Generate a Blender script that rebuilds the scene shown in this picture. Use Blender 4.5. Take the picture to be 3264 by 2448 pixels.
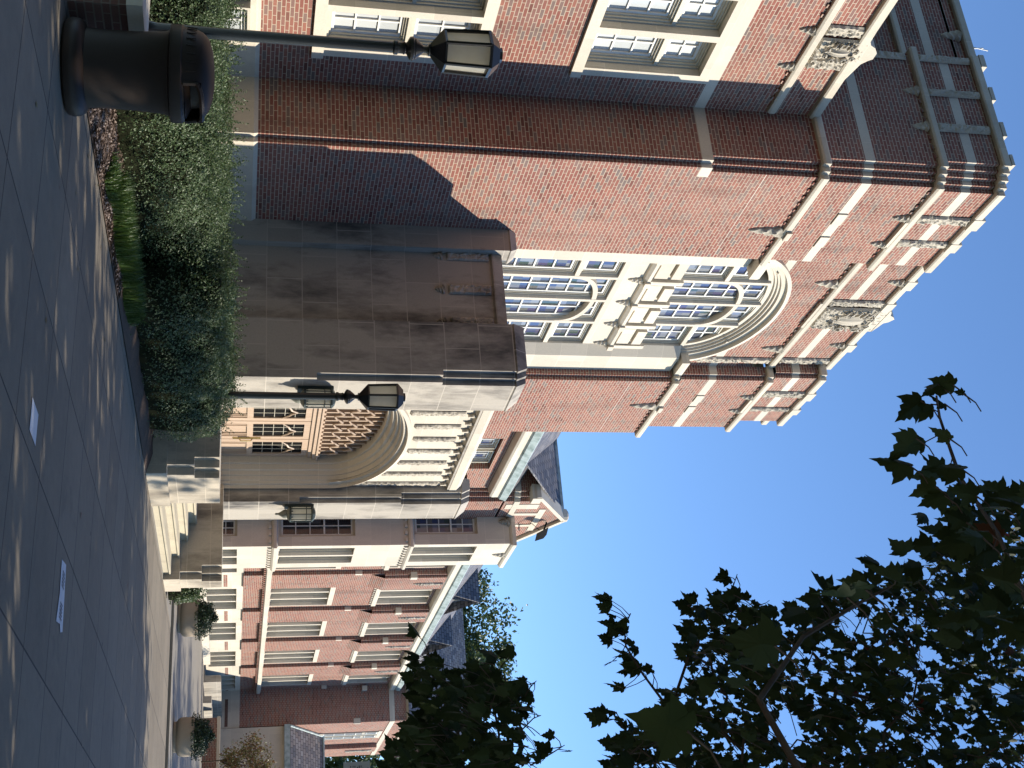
import bpy, bmesh, math, random
from math import sin, cos, pi, sqrt, radians, atan2
from mathutils import Vector, Matrix, noise

for o in list(bpy.data.objects): bpy.data.objects.remove(o)
S = bpy.context.scene
COL = S.collection
random.seed(7)

# ------------------------------------------------------------------ camera
FPX, YAW, PIT, ROL, EYE = 3906.0, radians(26.13), radians(12.46), radians(1.006), 1.45
fw = Vector((cos(YAW)*cos(PIT), sin(YAW)*cos(PIT), sin(PIT)))
rt0 = Vector((sin(YAW), -cos(YAW), 0)); up0 = rt0.cross(fw)
RT = cos(ROL)*rt0 + sin(ROL)*up0
UP = -sin(ROL)*rt0 + cos(ROL)*up0
# the camera was held upright on its side: picture right = up in the place
cx, cy, cz = UP, -RT, -fw
cam = bpy.data.cameras.new("camera"); camo = bpy.data.objects.new("camera", cam); COL.objects.link(camo)
cam.sensor_fit = 'HORIZONTAL'; cam.sensor_width = 36.0; cam.lens = 36.0*FPX/3264.0
cam.clip_start = 0.05; cam.clip_end = 3000
camo.matrix_world = Matrix(((cx.x, cy.x, cz.x, 0), (cx.y, cy.y, cz.y, 0), (cx.z, cy.z, cz.z, EYE), (0, 0, 0, 1)))
S.camera = camo

# ------------------------------------------------------------------ world, sun, exposure
TO_SUN = Vector((0.592*cos(radians(29.3)), -0.806*cos(radians(29.3)), sin(radians(29.3)))).normalized()
w = bpy.data.worlds.new("World"); S.world = w; w.use_nodes = True
nt = w.node_tree
sky = nt.nodes.new('ShaderNodeTexSky'); sky.sky_type = 'NISHITA'; sky.sun_disc = False
sky.sun_elevation = radians(29.3); sky.sun_rotation = atan2(TO_SUN.x, TO_SUN.y)
sky.air_density = 1.0; sky.dust_density = 0.0; sky.ozone_density = 6.0; sky.altitude = 700
bg = nt.nodes['Background']; bg.inputs[1].default_value = 0.15
nt.links.new(sky.outputs[0], bg.inputs[0])
sun = bpy.data.lights.new("sun", 'SUN'); suno = bpy.data.objects.new("sun", sun); COL.objects.link(suno)
sun.energy = 4.0; sun.angle = radians(0.5); sun.color = (1.0, 0.93, 0.80)
suno.rotation_euler = TO_SUN.to_track_quat('Z', 'Y').to_euler(); suno.location = (0, 0, 60)
S.view_settings.view_transform = 'Standard'; S.view_settings.look = 'None'
S.view_settings.exposure = 0.74; S.view_settings.gamma = 1.0
try:
    S.cycles.max_bounces = 6; S.cycles.diffuse_bounces = 1
except Exception: pass

# ------------------------------------------------------------------ helpers
def pix(wx, uy, d):
    "the point at depth d seen in the photograph at (wx, uy); used once to survey real positions"
    return Vector((0, 0, EYE)) + (fw + RT*((uy-1224)/FPX) + UP*((wx-1632)/FPX))*d

class MB:
    """collects shapes; face 'N' = world, 'Y' = wall facing -Y at plane p, 'X' = wall facing -X at plane p.
    wall coordinates: a along the wall, d depth inwards, b height"""
    def __init__(s, face='N', p=0.0): s.v = []; s.f = []; s.face = face; s.p = p; s.sm = False
    def T(s, a, d, b):
        if s.face == 'Y': return (a, s.p+d, b)
        if s.face == 'X': return (s.p+d, a, b)
        return (a, d, b)
    def add(s, vs, fs):
        n = len(s.v); s.v += [s.T(*v) for v in vs]; s.f += [tuple(i+n for i in f) for f in fs]; return s
    def box(s, a0, a1, d0, d1, b0, b1):
        vs = [(a, d, b) for b in (b0, b1) for d in (d0, d1) for a in (a0, a1)]
        return s.add(vs, [(0, 2, 3, 1), (4, 5, 7, 6), (0, 1, 5, 4), (2, 6, 7, 3), (0, 4, 6, 2), (1, 3, 7, 5)])
    def quad(s, *p): return s.add(list(p), [tuple(range(len(p)))])
    def prism(s, poly, b0, b1, caps=True):
        "poly in (a,d), extruded in height"
        n = len(poly); vs = [(x, y, b0) for x, y in poly]+[(x, y, b1) for x, y in poly]
        fs = [(i, (i+1) % n, n+(i+1) % n, n+i) for i in range(n)]
        if caps: fs += [tuple(range(n-1, -1, -1)), tuple(range(n, 2*n))]
        return s.add(vs, fs)
    def vprism(s, poly, d0, d1):
        "poly in (a,b), extruded in depth"
        n = len(poly); vs = [(x, d0, z) for x, z in poly]+[(x, d1, z) for x, z in poly]
        return s.add(vs, [(i, (i+1) % n, n+(i+1) % n, n+i) for i in range(n)]+[tuple(range(n-1, -1, -1)), tuple(range(n, 2*n))])
    def sweep(s, path, prof):
        "prof rings: list of (offset_out, height) swept along a plan polyline given by function offs"
    def strip(s, p0, p1):
        n = len(p0); vs = list(p0)+list(p1)
        return s.add(vs, [(i, i+1, n+i+1, n+i) for i in range(n-1)])
    def tube(s, pts, r, n=6, closed=False):
        pts = [Vector(p) for p in pts]
        rings = []
        for i, p in enumerate(pts):
            t = (pts[min(i+1, len(pts)-1)]-pts[max(i-1, 0)]).normalized()
            ref = Vector((0, 0, 1)) if abs(t.z) < .9 else Vector((1, 0, 0))
            u = t.cross(ref).normalized(); v = t.cross(u)
            rr = r[i] if isinstance(r, (list, tuple)) else r
            rings.append([tuple(p+(u*cos(2*pi*k/n)+v*sin(2*pi*k/n))*rr) for k in range(n)])
        vs = [q for ring in rings for q in ring]; fs = []
        for i in range(len(rings)-1):
            for k in range(n): fs.append((i*n+k, i*n+(k+1) % n, (i+1)*n+(k+1) % n, (i+1)*n+k))
        fs.append(tuple(range(n-1, -1, -1))); m = (len(rings)-1)*n; fs.append(tuple(m+k for k in range(n)))
        return s.add(vs, fs)
    def lathe(s, cx, cy, prof, n=24, sx=1, sy=1, cap=True, rot=0):
        vs = []; fs = []
        for r, z in prof:
            for k in range(n):
                a = 2*pi*k/n+rot; vs.append((cx+r*sx*cos(a), cy+r*sy*sin(a), z))
        for i in range(len(prof)-1):
            for k in range(n): fs.append((i*n+k, i*n+(k+1) % n, (i+1)*n+(k+1) % n, (i+1)*n+k))
        if cap:
            fs.append(tuple(range(n-1, -1, -1))); m = (len(prof)-1)*n; fs.append(tuple(m+k for k in range(n)))
        return s.add(vs, fs)
    def grid(s, na, nb, fn):
        vs = [fn(i/na, j/nb) for j in range(nb+1) for i in range(na+1)]; W = na+1
        return s.add(vs, [(j*W+i, j*W+i+1, (j+1)*W+i+1, (j+1)*W+i) for j in range(nb) for i in range(na)])
    def build(s, name, m, parent=None, smooth=False, fix=True):
        off = origin_of(parent) if parent else Vector((0, 0, 0))
        me = bpy.data.meshes.new(name)
        me.from_pydata([(x-off.x, y-off.y, z-off.z) for x, y, z in s.v], [], s.f)
        ms = m if isinstance(m, (list, tuple)) else [m]
        for q in ms: me.materials.append(q)
        if fix:
            bm = bmesh.new(); bm.from_mesh(me); bmesh.ops.recalc_face_normals(bm, faces=bm.faces); bm.to_mesh(me); bm.free()
        if smooth:
            for p in me.polygons: p.use_smooth = True
            try: me.set_sharp_from_angle(angle=radians(40))
            except Exception: pass
        o = bpy.data.objects.new(name, me); COL.objects.link(o)
        if parent: o.parent = parent
        return o

def origin_of(o):
    p = Vector((0, 0, 0))
    while o is not None: p += o.location; o = o.parent
    return p
def tag(o, label, cat, group=None):
    o['label'] = label; o['category'] = cat
    if group: o['group'] = group
    return o
def thing(name, loc, label, cat, group=None):
    o = bpy.data.objects.new(name, None); COL.objects.link(o); o.location = loc; o.empty_display_size = .2
    return tag(o, label, cat, group)
def struct(o): o['kind'] = 'structure'; return o
def copy_tree(o, parent=None):
    c = o.copy(); COL.objects.link(c)
    if parent: c.parent = parent
    for ch in list(o.children): copy_tree(ch, c)
    return c
def offset_line(pl, d):
    "offset an open plan polyline to its right-hand side by d"
    out = []
    for i, p in enumerate(pl):
        n = Vector((0, 0))
        segs = []
        if i > 0: segs.append(Vector(pl[i])-Vector(pl[i-1]))
        if i < len(pl)-1: segs.append(Vector(pl[i+1])-Vector(pl[i]))
        ns = [Vector((t.y, -t.x)).normalized() for t in segs]
        if len(ns) == 1: n = ns[0]*d
        else:
            m = ns[0]+ns[1]
            n = m*(d/(m.dot(ns[0]))) if m.length > 1e-6 else ns[0]*d
        out.append((p[0]+n.x, p[1]+n.y))
    return out
def course(mb, pl, prof):
    "sweep a moulding: prof = [(out, z), ...] bottom to top along plan polyline pl"
    prev = None
    for o, z in prof:
        q = [(x, y, z) for x, y in offset_line(pl, o)]
        if prev: mb.strip(prev, q)
        prev = q
    return mb
def walls(mb, pl, z0, z1):
    return mb.strip([(x, y, z0) for x, y in pl], [(x, y, z1) for x, y in pl])

# ------------------------------------------------------------------ materials
class Mat:
    def __init__(s, name, rough=.8, spec=.3):
        m = bpy.data.materials.new(name); m.use_nodes = True; s.m = m; s.nt = m.node_tree
        s.b = s.nt.nodes['Principled BSDF']; s.b.inputs['Roughness'].default_value = rough
        s.b.inputs['Specular IOR Level'].default_value = spec
    def n(s, t, **k):
        x = s.nt.nodes.new(t)
        for a, v in k.items(): setattr(x, a, v)
        return x
    def l(s, a, b): s.nt.links.new(a, b)
    def val(s, sock, v):
        if hasattr(v, 'is_linked') or hasattr(v, 'links'): s.l(v, sock)
        else: sock.default_value = v
    def math(s, op, a, b=0.0):
        x = s.n('ShaderNodeMath', operation=op); s.val(x.inputs[0], a); s.val(x.inputs[1], b); return x.outputs[0]
    def mix(s, f, a, b, mode='MIX'):
        x = s.n('ShaderNodeMix', data_type='RGBA', blend_type=mode); s.val(x.inputs[0], f)
        for i, c in ((6, a), (7, b)):
            if isinstance(c, tuple): x.inputs[i].default_value = (*c, 1)
            else: s.l(c, x.inputs[i])
        return x.outputs[2]
    def ramp(s, f, stops, interp='LINEAR'):
        x = s.n('ShaderNodeValToRGB'); x.color_ramp.interpolation = interp; s.l(f, x.inputs[0])
        e = x.color_ramp.elements
        while len(e) < len(stops): e.new(.5)
        for i, (p, c) in enumerate(stops):
            e[i].position = p; e[i].color = (*c, 1) if isinstance(c, tuple) else (c, c, c, 1)
        return x.outputs[0]
    def noise(s, vec, scale, detail=4, rough=.55):
        x = s.n('ShaderNodeTexNoise'); x.inputs['Scale'].default_value = scale; x.inputs['Detail'].default_value = detail
        x.inputs['Roughness'].default_value = rough; s.l(vec, x.inputs['Vector']); return x.outputs[0]
    def pos(s): return s.n('ShaderNodeNewGeometry').outputs['Position']
    def wallco(s):
        "(run along wall, height, 0) from the place's own coordinates"
        g = s.n('ShaderNodeNewGeometry'); sp = s.n('ShaderNodeSeparateXYZ'); s.l(g.outputs['Position'], sp.inputs[0])
        sn = s.n('ShaderNodeSeparateXYZ'); s.l(g.outputs['True Normal'], sn.inputs[0])
        f = s.math('GREATER_THAN', s.math('ABSOLUTE', sn.outputs[0]), s.math('ABSOLUTE', sn.outputs[1]))
        u = s.math('ADD', s.math('MULTIPLY', sp.outputs[1], f), s.math('MULTIPLY', sp.outputs[0], s.math('SUBTRACT', 1.0, f)))
        c = s.n('ShaderNodeCombineXYZ'); s.l(u, c.inputs[0]); s.l(sp.outputs[2], c.inputs[1])
        return c.outputs[0], sp
    def brick(s, vec, bw, rh, mortar, off=.5, smooth=.1, bias=0.0):
        x = s.n('ShaderNodeTexBrick', offset=off, squash=1.0); s.l(vec, x.inputs['Vector'])
        x.inputs['Color1'].default_value = (0, 0, 0, 1); x.inputs['Color2'].default_value = (1, 1, 1, 1); x.inputs['Mortar'].default_value = (.5, .5, .5, 1)
        x.inputs['Scale'].default_value = 1.0; x.inputs['Mortar Size'].default_value = mortar; x.inputs['Mortar Smooth'].default_value = smooth
        x.inputs['Bias'].default_value = bias; x.inputs['Brick Width'].default_value = bw; x.inputs['Row Height'].default_value = rh
        return x.outputs['Color'], x.outputs['Fac']
    def bump(s, h, strength=.3, dist=.01):
        x = s.n('ShaderNodeBump'); x.inputs['Strength'].default_value = strength; x.inputs['Distance'].default_value = dist
        s.l(h, x.inputs['Height']); s.l(x.outputs[0], s.b.inputs['Normal'])
    def base(s, c):
        if isinstance(c, tuple): s.b.inputs['Base Color'].default_value = (*c, 1)
        else: s.l(c, s.b.inputs['Base Color'])
        return s

def mat_brick(name, reds, mort):
    m = Mat(name, .85, .2); vec, sp = m.wallco()
    c, f = m.brick(vec, .2095, .0677, .0068, bias=0)
    col = m.ramp(c, reds)
    p = m.pos(); big = m.noise(p, .7, 3)
    col = m.mix(m.ramp(big, [(.35, 0.0), (.7, .35)]), col, (.40, .22, .165), 'MIX')
    fine = m.noise(p, 60, 3)
    col = m.mix(.25, col, m.ramp(fine, [(.3, (.55, .55, .55)), (.7, (1.3, 1.3, 1.3))]), 'MULTIPLY')
    mp = m.n('ShaderNodeMapping'); m.l(p, mp.inputs[0]); mp.inputs['Scale'].default_value = (1.6, 1.6, .22)
    run = m.noise(mp.outputs[0], 1.1, 6, .65)
    fin = m.mix(m.math('MULTIPLY', m.ramp(run, [(.52, 0.0), (.72, 1.0)]), .38), m.mix(f, col, mort), (.085, .06, .05))
    m.base(fin); h = m.math('SUBTRACT', m.math('MULTIPLY', fine, .3), f); m.bump(h, .5, .006); return m.m
REDS = [(0, (.15, .055, .043)), (.15, (.29, .103, .076)), (.30, (.235, .083, .065)), (.48, (.33, .128, .09)), (.64, (.27, .10, .077)), (.78, (.25, .12, .098)), (.92, (.205, .145, .125)), (1, (.18, .14, .125))]
BRICK = mat_brick('brick_red', REDS, (.54, .44, .33))
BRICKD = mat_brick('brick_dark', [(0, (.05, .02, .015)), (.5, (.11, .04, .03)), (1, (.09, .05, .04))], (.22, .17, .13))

def mat_stone(name, base, dark, stain=.35, bw=1.15, rh=.62, jl=1.12, joint=.0055, streak=True):
    m = Mat(name, .85, .2); vec, sp = m.wallco(); p = m.pos()
    c, f = m.brick(vec, bw, rh, joint)
    mp = m.n('ShaderNodeMapping'); m.l(p, mp.inputs[0]); mp.inputs['Scale'].default_value = (1.0, 1.0, .35 if streak else 1)
    st = m.noise(mp.outputs[0], 1.3, 8, .65); fine = m.noise(p, 35, 5, .6)
    tone = m.ramp(c, [(0, tuple(x*.90 for x in base)), (1, tuple(min(1, x*1.06) for x in base))])
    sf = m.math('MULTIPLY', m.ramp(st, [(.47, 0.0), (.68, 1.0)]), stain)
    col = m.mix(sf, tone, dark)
    col = m.mix(.22, col, m.ramp(fine, [(.25, (.6, .6, .6)), (.75, (1.25, 1.25, 1.25))]), 'MULTIPLY')
    m.base(m.mix(m.math('MULTIPLY', f, .8), col, tuple(min(1, x*jl) for x in base)))
    m.bump(m.math('ADD', m.math('MULTIPLY', fine, .5), m.math('MULTIPLY', st, .5)), .25, .01); return m.m
STONE = mat_stone('limestone', (.66, .58, .46), (.30, .26, .21), .30)
STONEW = mat_stone('limestone_weathered_kerb_shade', (.47, .42, .35), (.095, .088, .082), .95, .95, .62, 1.22, .008)  # real stains on the porch; on the kerbs it replaces shade
STONEP = mat_stone('limestone_clean', (.70, .62, .50), (.42, .37, .30), .25)
CARVE = mat_stone('limestone_carved', (.60, .53, .42), (.22, .19, .15), .6, 50, 50)
PLANTST = mat_stone('planter_concrete', (.42, .34, .25), (.25, .2, .15), .4, 50, 50)

def mat_plain(name, col, rough=.6, spec=.3, var=.15, scale=20, metal=0, bump=.1):
    m = Mat(name, rough, spec); p = m.pos(); f = m.noise(p, scale, 4)
    m.base(m.mix(f, tuple(x*(1-var) for x in col), tuple(min(1, x*(1+var)) for x in col))); m.b.inputs['Metallic'].default_value = metal
    m.bump(f, bump, .005); return m.m
FRAME = mat_plain('painted_frame_beige', (.62, .56, .44), .5)
WHITE = mat_plain('painted_white', (.80, .78, .72), .45, var=.05)
BLACKM = mat_plain('black_painted_metal', (.012, .013, .016), .28, .5, scale=40)
BROWNM = mat_plain('brown_plastic', (.026, .016, .011), .5, .25, scale=60)
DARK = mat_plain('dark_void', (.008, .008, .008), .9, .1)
WOOD = Mat('door_wood', .45, .35)
_p = WOOD.pos(); _mp = WOOD.n('ShaderNodeMapping'); WOOD.l(_p, _mp.inputs[0]); _mp.inputs['Scale'].default_value = (9, 9, .6)
_n = WOOD.noise(_mp.outputs[0], 3, 6); WOOD.base(WOOD.ramp(_n, [(.3, (.50, .35, .24)), (.7, (.60, .45, .33))])); WOOD.bump(_n, .15, .003); WOOD = WOOD.m
BRASS = mat_plain('brass', (.62, .47, .20), .3, .5, metal=.9)
COPPER = Mat('copper_patina', .7, .3); _n = COPPER.noise(COPPER.pos(), 4, 6)
COPPER.base(COPPER.ramp(_n, [(.3, (.22, .28, .26)), (.5, (.40, .47, .445)), (.7, (.52, .58, .56))])); COPPER = COPPER.m
VERDI = mat_plain('dark_bronze', (.045, .060, .055), .5, .4, var=.5, scale=30)

def mat_slate():
    m = Mat('roof_slate', .6, .35); g = m.n('ShaderNodeNewGeometry'); sp = m.n('ShaderNodeSeparateXYZ'); m.l(g.outputs['Position'], sp.inputs[0])
    sn = m.n('ShaderNodeSeparateXYZ'); m.l(g.outputs['True Normal'], sn.inputs[0])
    f = m.math('GREATER_THAN', m.math('ABSOLUTE', sn.outputs[0]), m.math('ABSOLUTE', sn.outputs[1]))
    u = m.math('ADD', m.math('MULTIPLY', sp.outputs[1], f), m.math('MULTIPLY', sp.outputs[0], m.math('SUBTRACT', 1.0, f)))
    c = m.n('ShaderNodeCombineXYZ'); m.l(u, c.inputs[0]); m.l(m.math('MULTIPLY', sp.outputs[2], 1.45), c.inputs[1])
    cc, ff = m.brick(c.outputs[0], .28, .2, .016, smooth=.4)
    col = m.ramp(cc, [(0, (.10, .10, .115)), (.4, (.17, .16, .165)), (.7, (.22, .19, .175)), (1, (.27, .26, .26))])
    m.base(m.mix(ff, col, (.03, .03, .033))); m.bump(m.math('SUBTRACT', cc, m.math('MULTIPLY', ff, 2)), .8, .03); return m.m
SLATE = mat_slate()

def mat_glass(name, tints, rough=.06, cell=(.16, .2)):
    m = Mat(name, rough, .9); vec, sp = m.wallco(); c, f = m.brick(vec, cell[0], cell[1], .0, off=0)
    m.base(m.ramp(c, tints, 'CONSTANT')); p = m.pos(); m.bump(m.noise(p, 3, 2), .06, .02); return m.m
GLASSL = mat_glass('leaded_glass_reflect_tints', [(0, (.09, .10, .13)), (.18, (.20, .22, .27)), (.36, (.06, .08, .17)), (.48, (.26, .27, .28)), (.66, (.06, .09, .08)), (.74, (.15, .15, .14)), (.88, (.09, .08, .15))])  # pane tints paint in bluish, green and purple reflections
GLASSB = mat_glass('window_with_blind', [(0, (.52, .54, .53)), (.5, (.60, .61, .59)), (.8, (.44, .46, .46))], .2, (.4, .5))
GLASSD = mat_glass('dark_glass', [(0, (.02, .022, .026)), (.5, (.035, .038, .045)), (.85, (.07, .075, .08))], .08, (.35, .4))
LAMPG = Mat('frosted_lamp_glass', .35, .5); _n = LAMPG.noise(LAMPG.pos(), 5, 3); LAMPG.base(LAMPG.ramp(_n, [(.3, (.5, .48, .40)), (.7, (.68, .66, .58))])); 
_t = LAMPG.n('ShaderNodeBsdfTranslucent'); _t.inputs[0].default_value = (.85, .82, .72, 1); _x = LAMPG.n('ShaderNodeMixShader'); _x.inputs[0].default_value = .55
LAMPG.l(LAMPG.b.outputs[0], _x.inputs[1]); LAMPG.l(_t.outputs[0], _x.inputs[2]); LAMPG.l(_x.outputs[0], LAMPG.nt.nodes['Material Output'].inputs[0]); LAMPG = LAMPG.m

def mat_concrete():
    m = Mat('concrete_paving', .85, .25); p = m.pos()
    mp = m.n('ShaderNodeMapping'); m.l(p, mp.inputs[0]); mp.inputs['Location'].default_value = (-6.72, -2.29, 0)
    c, f = m.brick(mp.outputs[0], 1.13, 1.26, .0095, off=0, smooth=.2)
    big = m.noise(p, .5, 6, .6); fine = m.noise(p, 90, 4, .7); med = m.noise(p, 6, 6, .7)
    col = m.ramp(c, [(0, (.222, .186, .14)), (1, (.268, .227, .172))])
    col = m.mix(.5, col, m.ramp(big, [(.3, (.75, .75, .76)), (.7, (1.18, 1.16, 1.12))]), 'MULTIPLY')
    col = m.mix(.45, col, m.ramp(med, [(.3, (.78, .78, .78)), (.65, (1.12, 1.12, 1.12))]), 'MULTIPLY')
    col = m.mix(.35, col, m.ramp(fine, [(.3, (.7, .7, .7)), (.7, (1.2, 1.2, 1.2))]), 'MULTIPLY')
    vo = m.n('ShaderNodeTexVoronoi'); vo.inputs['Scale'].default_value = 1.7; vo.inputs['Randomness'].default_value = 1.0; m.l(p, vo.inputs['Vector'])
    sep = m.n('ShaderNodeSeparateColor'); m.l(vo.outputs['Color'], sep.inputs[0])
    spot = m.math('MULTIPLY', m.math('LESS_THAN', vo.outputs['Distance'], m.math('MULTIPLY', sep.outputs[0], .045)), .7)
    col = m.mix(spot, col, (.045, .04, .035))
    blot = m.noise(p, 1.6, 8, .7); col = m.mix(m.math('MULTIPLY', m.ramp(blot, [(.56, 0.0), (.66, 1.0)]), .30), col, (.10, .09, .075))
    m.base(m.mix(f, col, (.05, .045, .04))); m.bump(m.math('SUBTRACT', m.math('MULTIPLY', fine, .3), f), .4, .01); return m.m
CONC = mat_concrete()
CONC2 = mat_plain('concrete_plain', (.29, .26, .215), .85, .2, .2, 9)
MULCH = mat_plain('mulch', (.13, .09, .068), .9, .1, .7, 45, bump=.9)
GRASSM = mat_plain('grass_blade', (.06, .11, .022), .6, .3, .4, 6)
BARK = mat_plain('bark', (.10, .075, .055), .9, .1, .4, 14, bump=.6)

def mat_leaf(name, stops, trans=.25, scale=2.5, rough=.45, spec=.4):
    m = Mat(name, rough, spec)
    g = m.n('ShaderNodeNewGeometry'); r = g.outputs['Random Per Island']
    col = m.ramp(r, stops); m.base(col)
    t = m.n('ShaderNodeBsdfTranslucent'); m.l(col, t.inputs[0]); x = m.n('ShaderNodeMixShader'); x.inputs[0].default_value = trans
    out = m.nt.nodes['Material Output']; m.l(m.b.outputs[0], x.inputs[1]); m.l(t.outputs[0], x.inputs[2]); m.l(x.outputs[0], out.inputs[0]); return m.m
HEDGE = mat_leaf('hedge_leaf', [(0, (.045, .078, .026)), (.5, (.095, .145, .056)), (.85, (.165, .215, .10)), (1, (.26, .30, .18))], .3, rough=.42, spec=.32)
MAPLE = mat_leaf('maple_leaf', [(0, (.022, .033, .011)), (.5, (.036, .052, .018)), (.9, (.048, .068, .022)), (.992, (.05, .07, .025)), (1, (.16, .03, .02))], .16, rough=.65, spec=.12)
TREEL = mat_leaf('tree_leaf', [(0, (.03, .055, .015)), (.5, (.06, .10, .03)), (1, (.11, .15, .045))])
FARL = mat_leaf('far_tree_leaf', [(0, (.03, .05, .018)), (.5, (.065, .10, .03)), (.85, (.13, .16, .04)), (1, (.20, .20, .06))])
REDL = mat_leaf('autumn_leaf', [(0, (.16, .05, .03)), (.4, (.20, .13, .04)), (.7, (.12, .14, .04)), (1, (.26, .20, .07))])
DARKL = mat_leaf('planter_leaf', [(0, (.012, .028, .010)), (.6, (.025, .05, .016)), (1, (.05, .08, .03))])

# ------------------------------------------------------------------ ground
def sheet(name, x0, x1, y0, y1, z, m):
    b = MB(); b.quad((x0, y0, z), (x1, y0, z), (x1, y1, z), (x0, y1, z)); return struct(b.build(name, m))
struct(MB().quad((-600, -600, -.004), (900, -600, -.004), (900, 900, -.004), (-600, 900, -.004)).build('ground', mat_plain('grass_low_bounce', (.055, .075, .03), .9, .1, .4, 3)))  # wide ground set to dark grass to cut bounced light
sheet('pavement', -12, 28.0, -14, 7.5, 0, CONC)
struct(MB().box(28.0, 63.2, -14, 13.4, -.3, .06).build('terrace', CONC2))
struct(MB().box(18.0, 28.0, 7.5, 12.4, -.3, .004).build('path', CONC2))
# planting bed, gently mounded, with a straight edge against the pavement
b = MB()
def bedz(x, y):
    e = min(1, max(0, (y-7.5)/.35))
    return .01+.09*e+.03*noise.noise(Vector((x*2.2, y*2.2, 3)))*e+.012*noise.noise(Vector((x*14, y*14, 1)))*e
b.grid(120, 60, lambda s, t: (8.7+s*10.0, 7.5+t*5.0, bedz(8.7+s*10, 7.5+t*5)))
struct(b.build('planting_bed', MULCH, smooth=True))
# loose bark chips lying on the bed
b = MB()
for i in range(5200):
    x = random.uniform(8.75, 13.2); y = 7.52+random.random()**1.5*1.0; z = bedz(x, y)
    a = random.uniform(0, pi); L = random.uniform(.008, .026); W = L*.35
    dx, dy = cos(a)*L, sin(a)*L; ex, ey = -sin(a)*W, cos(a)*W; h = random.uniform(.002, .014)
    b.quad((x-dx-ex, y-dy-ey, z), (x+dx-ex, y+dy-ey, z+h), (x+dx+ex, y+dy+ey, z+h+.006), (x-dx+ex, y-dy+ey, z+.006))
o = b.build('bark_chips', mat_leaf('bark_chip', [(0, (.09, .06, .045)), (.6, (.20, .14, .105)), (1, (.40, .31, .25))], 0), fix=False)
o['kind'] = 'stuff'; tag(o, 'loose brown bark chips covering the planting bed beside the pavement', 'mulch')
# grass growing along the bed edge
b = MB()
for i in range(5200):
    t = random.random(); x = 10.9+t*3.3; y = 7.62+random.random()*.36+.05*sin(x*5); h = random.uniform(.10, .27)*(1.0 if .1 < t < .95 else .6)
    a = random.uniform(0, 2*pi); l = random.uniform(.02, .11); z = .05
    wx, wy = -sin(a)*.004, cos(a)*.004
    m1 = (x+cos(a)*l*.35, y+sin(a)*l*.35, z+h*.65); m2 = (x+cos(a)*l, y+sin(a)*l, z+h)
    b.add([(x-wx, y-wy, z), (x+wx, y+wy, z), (m1[0]+wx, m1[1]+wy, m1[2]), (m1[0]-wx, m1[1]-wy, m1[2]), m2], [(0, 1, 2, 3), (3, 2, 4)])
o = b.build('grass', mat_leaf('grass_leaf', [(0, (.035, .075, .012)), (.6, (.07, .13, .025)), (1, (.13, .18, .05))]), fix=False)
o['kind'] = 'stuff'; tag(o, 'tuft of long green grass on the bed edge in front of the hedge', 'grass')
# paper scraps taped to the pavement
PAPER = mat_plain('paper', (.70, .70, .72), .7, .2, .06, 8)
p = MB().add([(8.36, 3.93, .005), (8.66, 3.93, .005), (8.66, 3.68, .005), (8.36, 3.68, .005)], [(0, 1, 2, 3)])
tag(p.build('paper_sheet', PAPER), 'single pale paper sheet lying flat on the grey pavement', 'paper')
p = MB().add([(8.30, 3.84, .009), (8.40, 3.72, .009), (8.62, 3.63, .009), (8.55, 3.60, .009), (8.30, 3.67, .009)], [(0, 1, 2, 3, 4)])
sg = thing('paper_strip', (10.6, 3.15, .004), 'torn white paper strip with two printed notices taped on the pavement', 'paper')
p = MB(); p.add([(10.42, 3.40, .006), (10.70, 3.44, .006), (10.80, 2.88, .006), (10.66, 2.84, .006), (10.62, 2.9, .006), (10.38, 2.86, .006), (10.46, 3.12, .006)], [(0, 1, 2, 3, 4, 5, 6)]); p.build('paper', PAPER, sg)
INK = mat_plain('ink', (.03, .03, .05), .7, .2)
for cy0 in (3.27, 3.0):
    p = MB()
    for k in range(3):
        for q in range(5):
            y = cy0-.07+q*.03; p.quad((10.52+k*.05, y, .010), (10.55+k*.05, y, .010), (10.55+k*.05, y+.018, .010), (10.52+k*.05, y+.018, .010))
    p.build('print', INK, sg)
# ------------------------------------------------------------------ the brick hall: tower, porch, wings
HALL = thing('brick_hall', (16.58, 12.52, 0), 'large red brick hall with square tower, stone entrance porch and arched tower window', 'building')
YT, YC, YM = 12.52, 12.85, 13.77

def notched(n, x0=16.58):
    p = [(x0, YT+.1*n)]
    for k in range(n): p += [(x0+.1*(k+1), YT+.1*(n-k)), (x0+.1*(k+1), YT+.1*(n-k-1))]
    return p
def left_block(n): return [(16.88, 21), (16.88, 15.46), (16.58, 15.46)]+notched(n)+[(19.6, YT), (19.6, YC)]
def right_block(xi, xr, dn=.1): return [(xi-dn, YC), (xi-dn, YT+.1), (xi, YT+.1), (xi, YT), (xr, YT), (xr, YT+.45), (28.4, YT+.45), (28.4, 21)]
TIERS = [(1.65, 9.45, 1, 25.25, 28.31), (9.45, 11.65, 2, 25.25, 28.31), (11.84, 12.55, 3, 25.10, 27.89), (12.75, 14.03, 3, 25.10, 27.89), (14.21, 14.65, 4, 24.92, 27.47), (14.85, 15.36, 4, 24.92, 27.47)]
bw = MB(); 
for z0, z1, n, xi, xr in TIERS:
    walls(bw, left_block(n), z0, z1); walls(bw, right_block(xi, xr), z0, z1)
walls(bw, [(19.6, YC), (24.82, YC)], 13.25, 14.03); walls(bw, [(16.88, 21), (16.88, 15.46)], 15.3, 15.58)
walls(bw, [(19.6, YC), (24.82, YC)], 14.21, 14.65); walls(bw, [(19.6, YC), (24.82, YC)], 14.85, 15.54)
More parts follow.
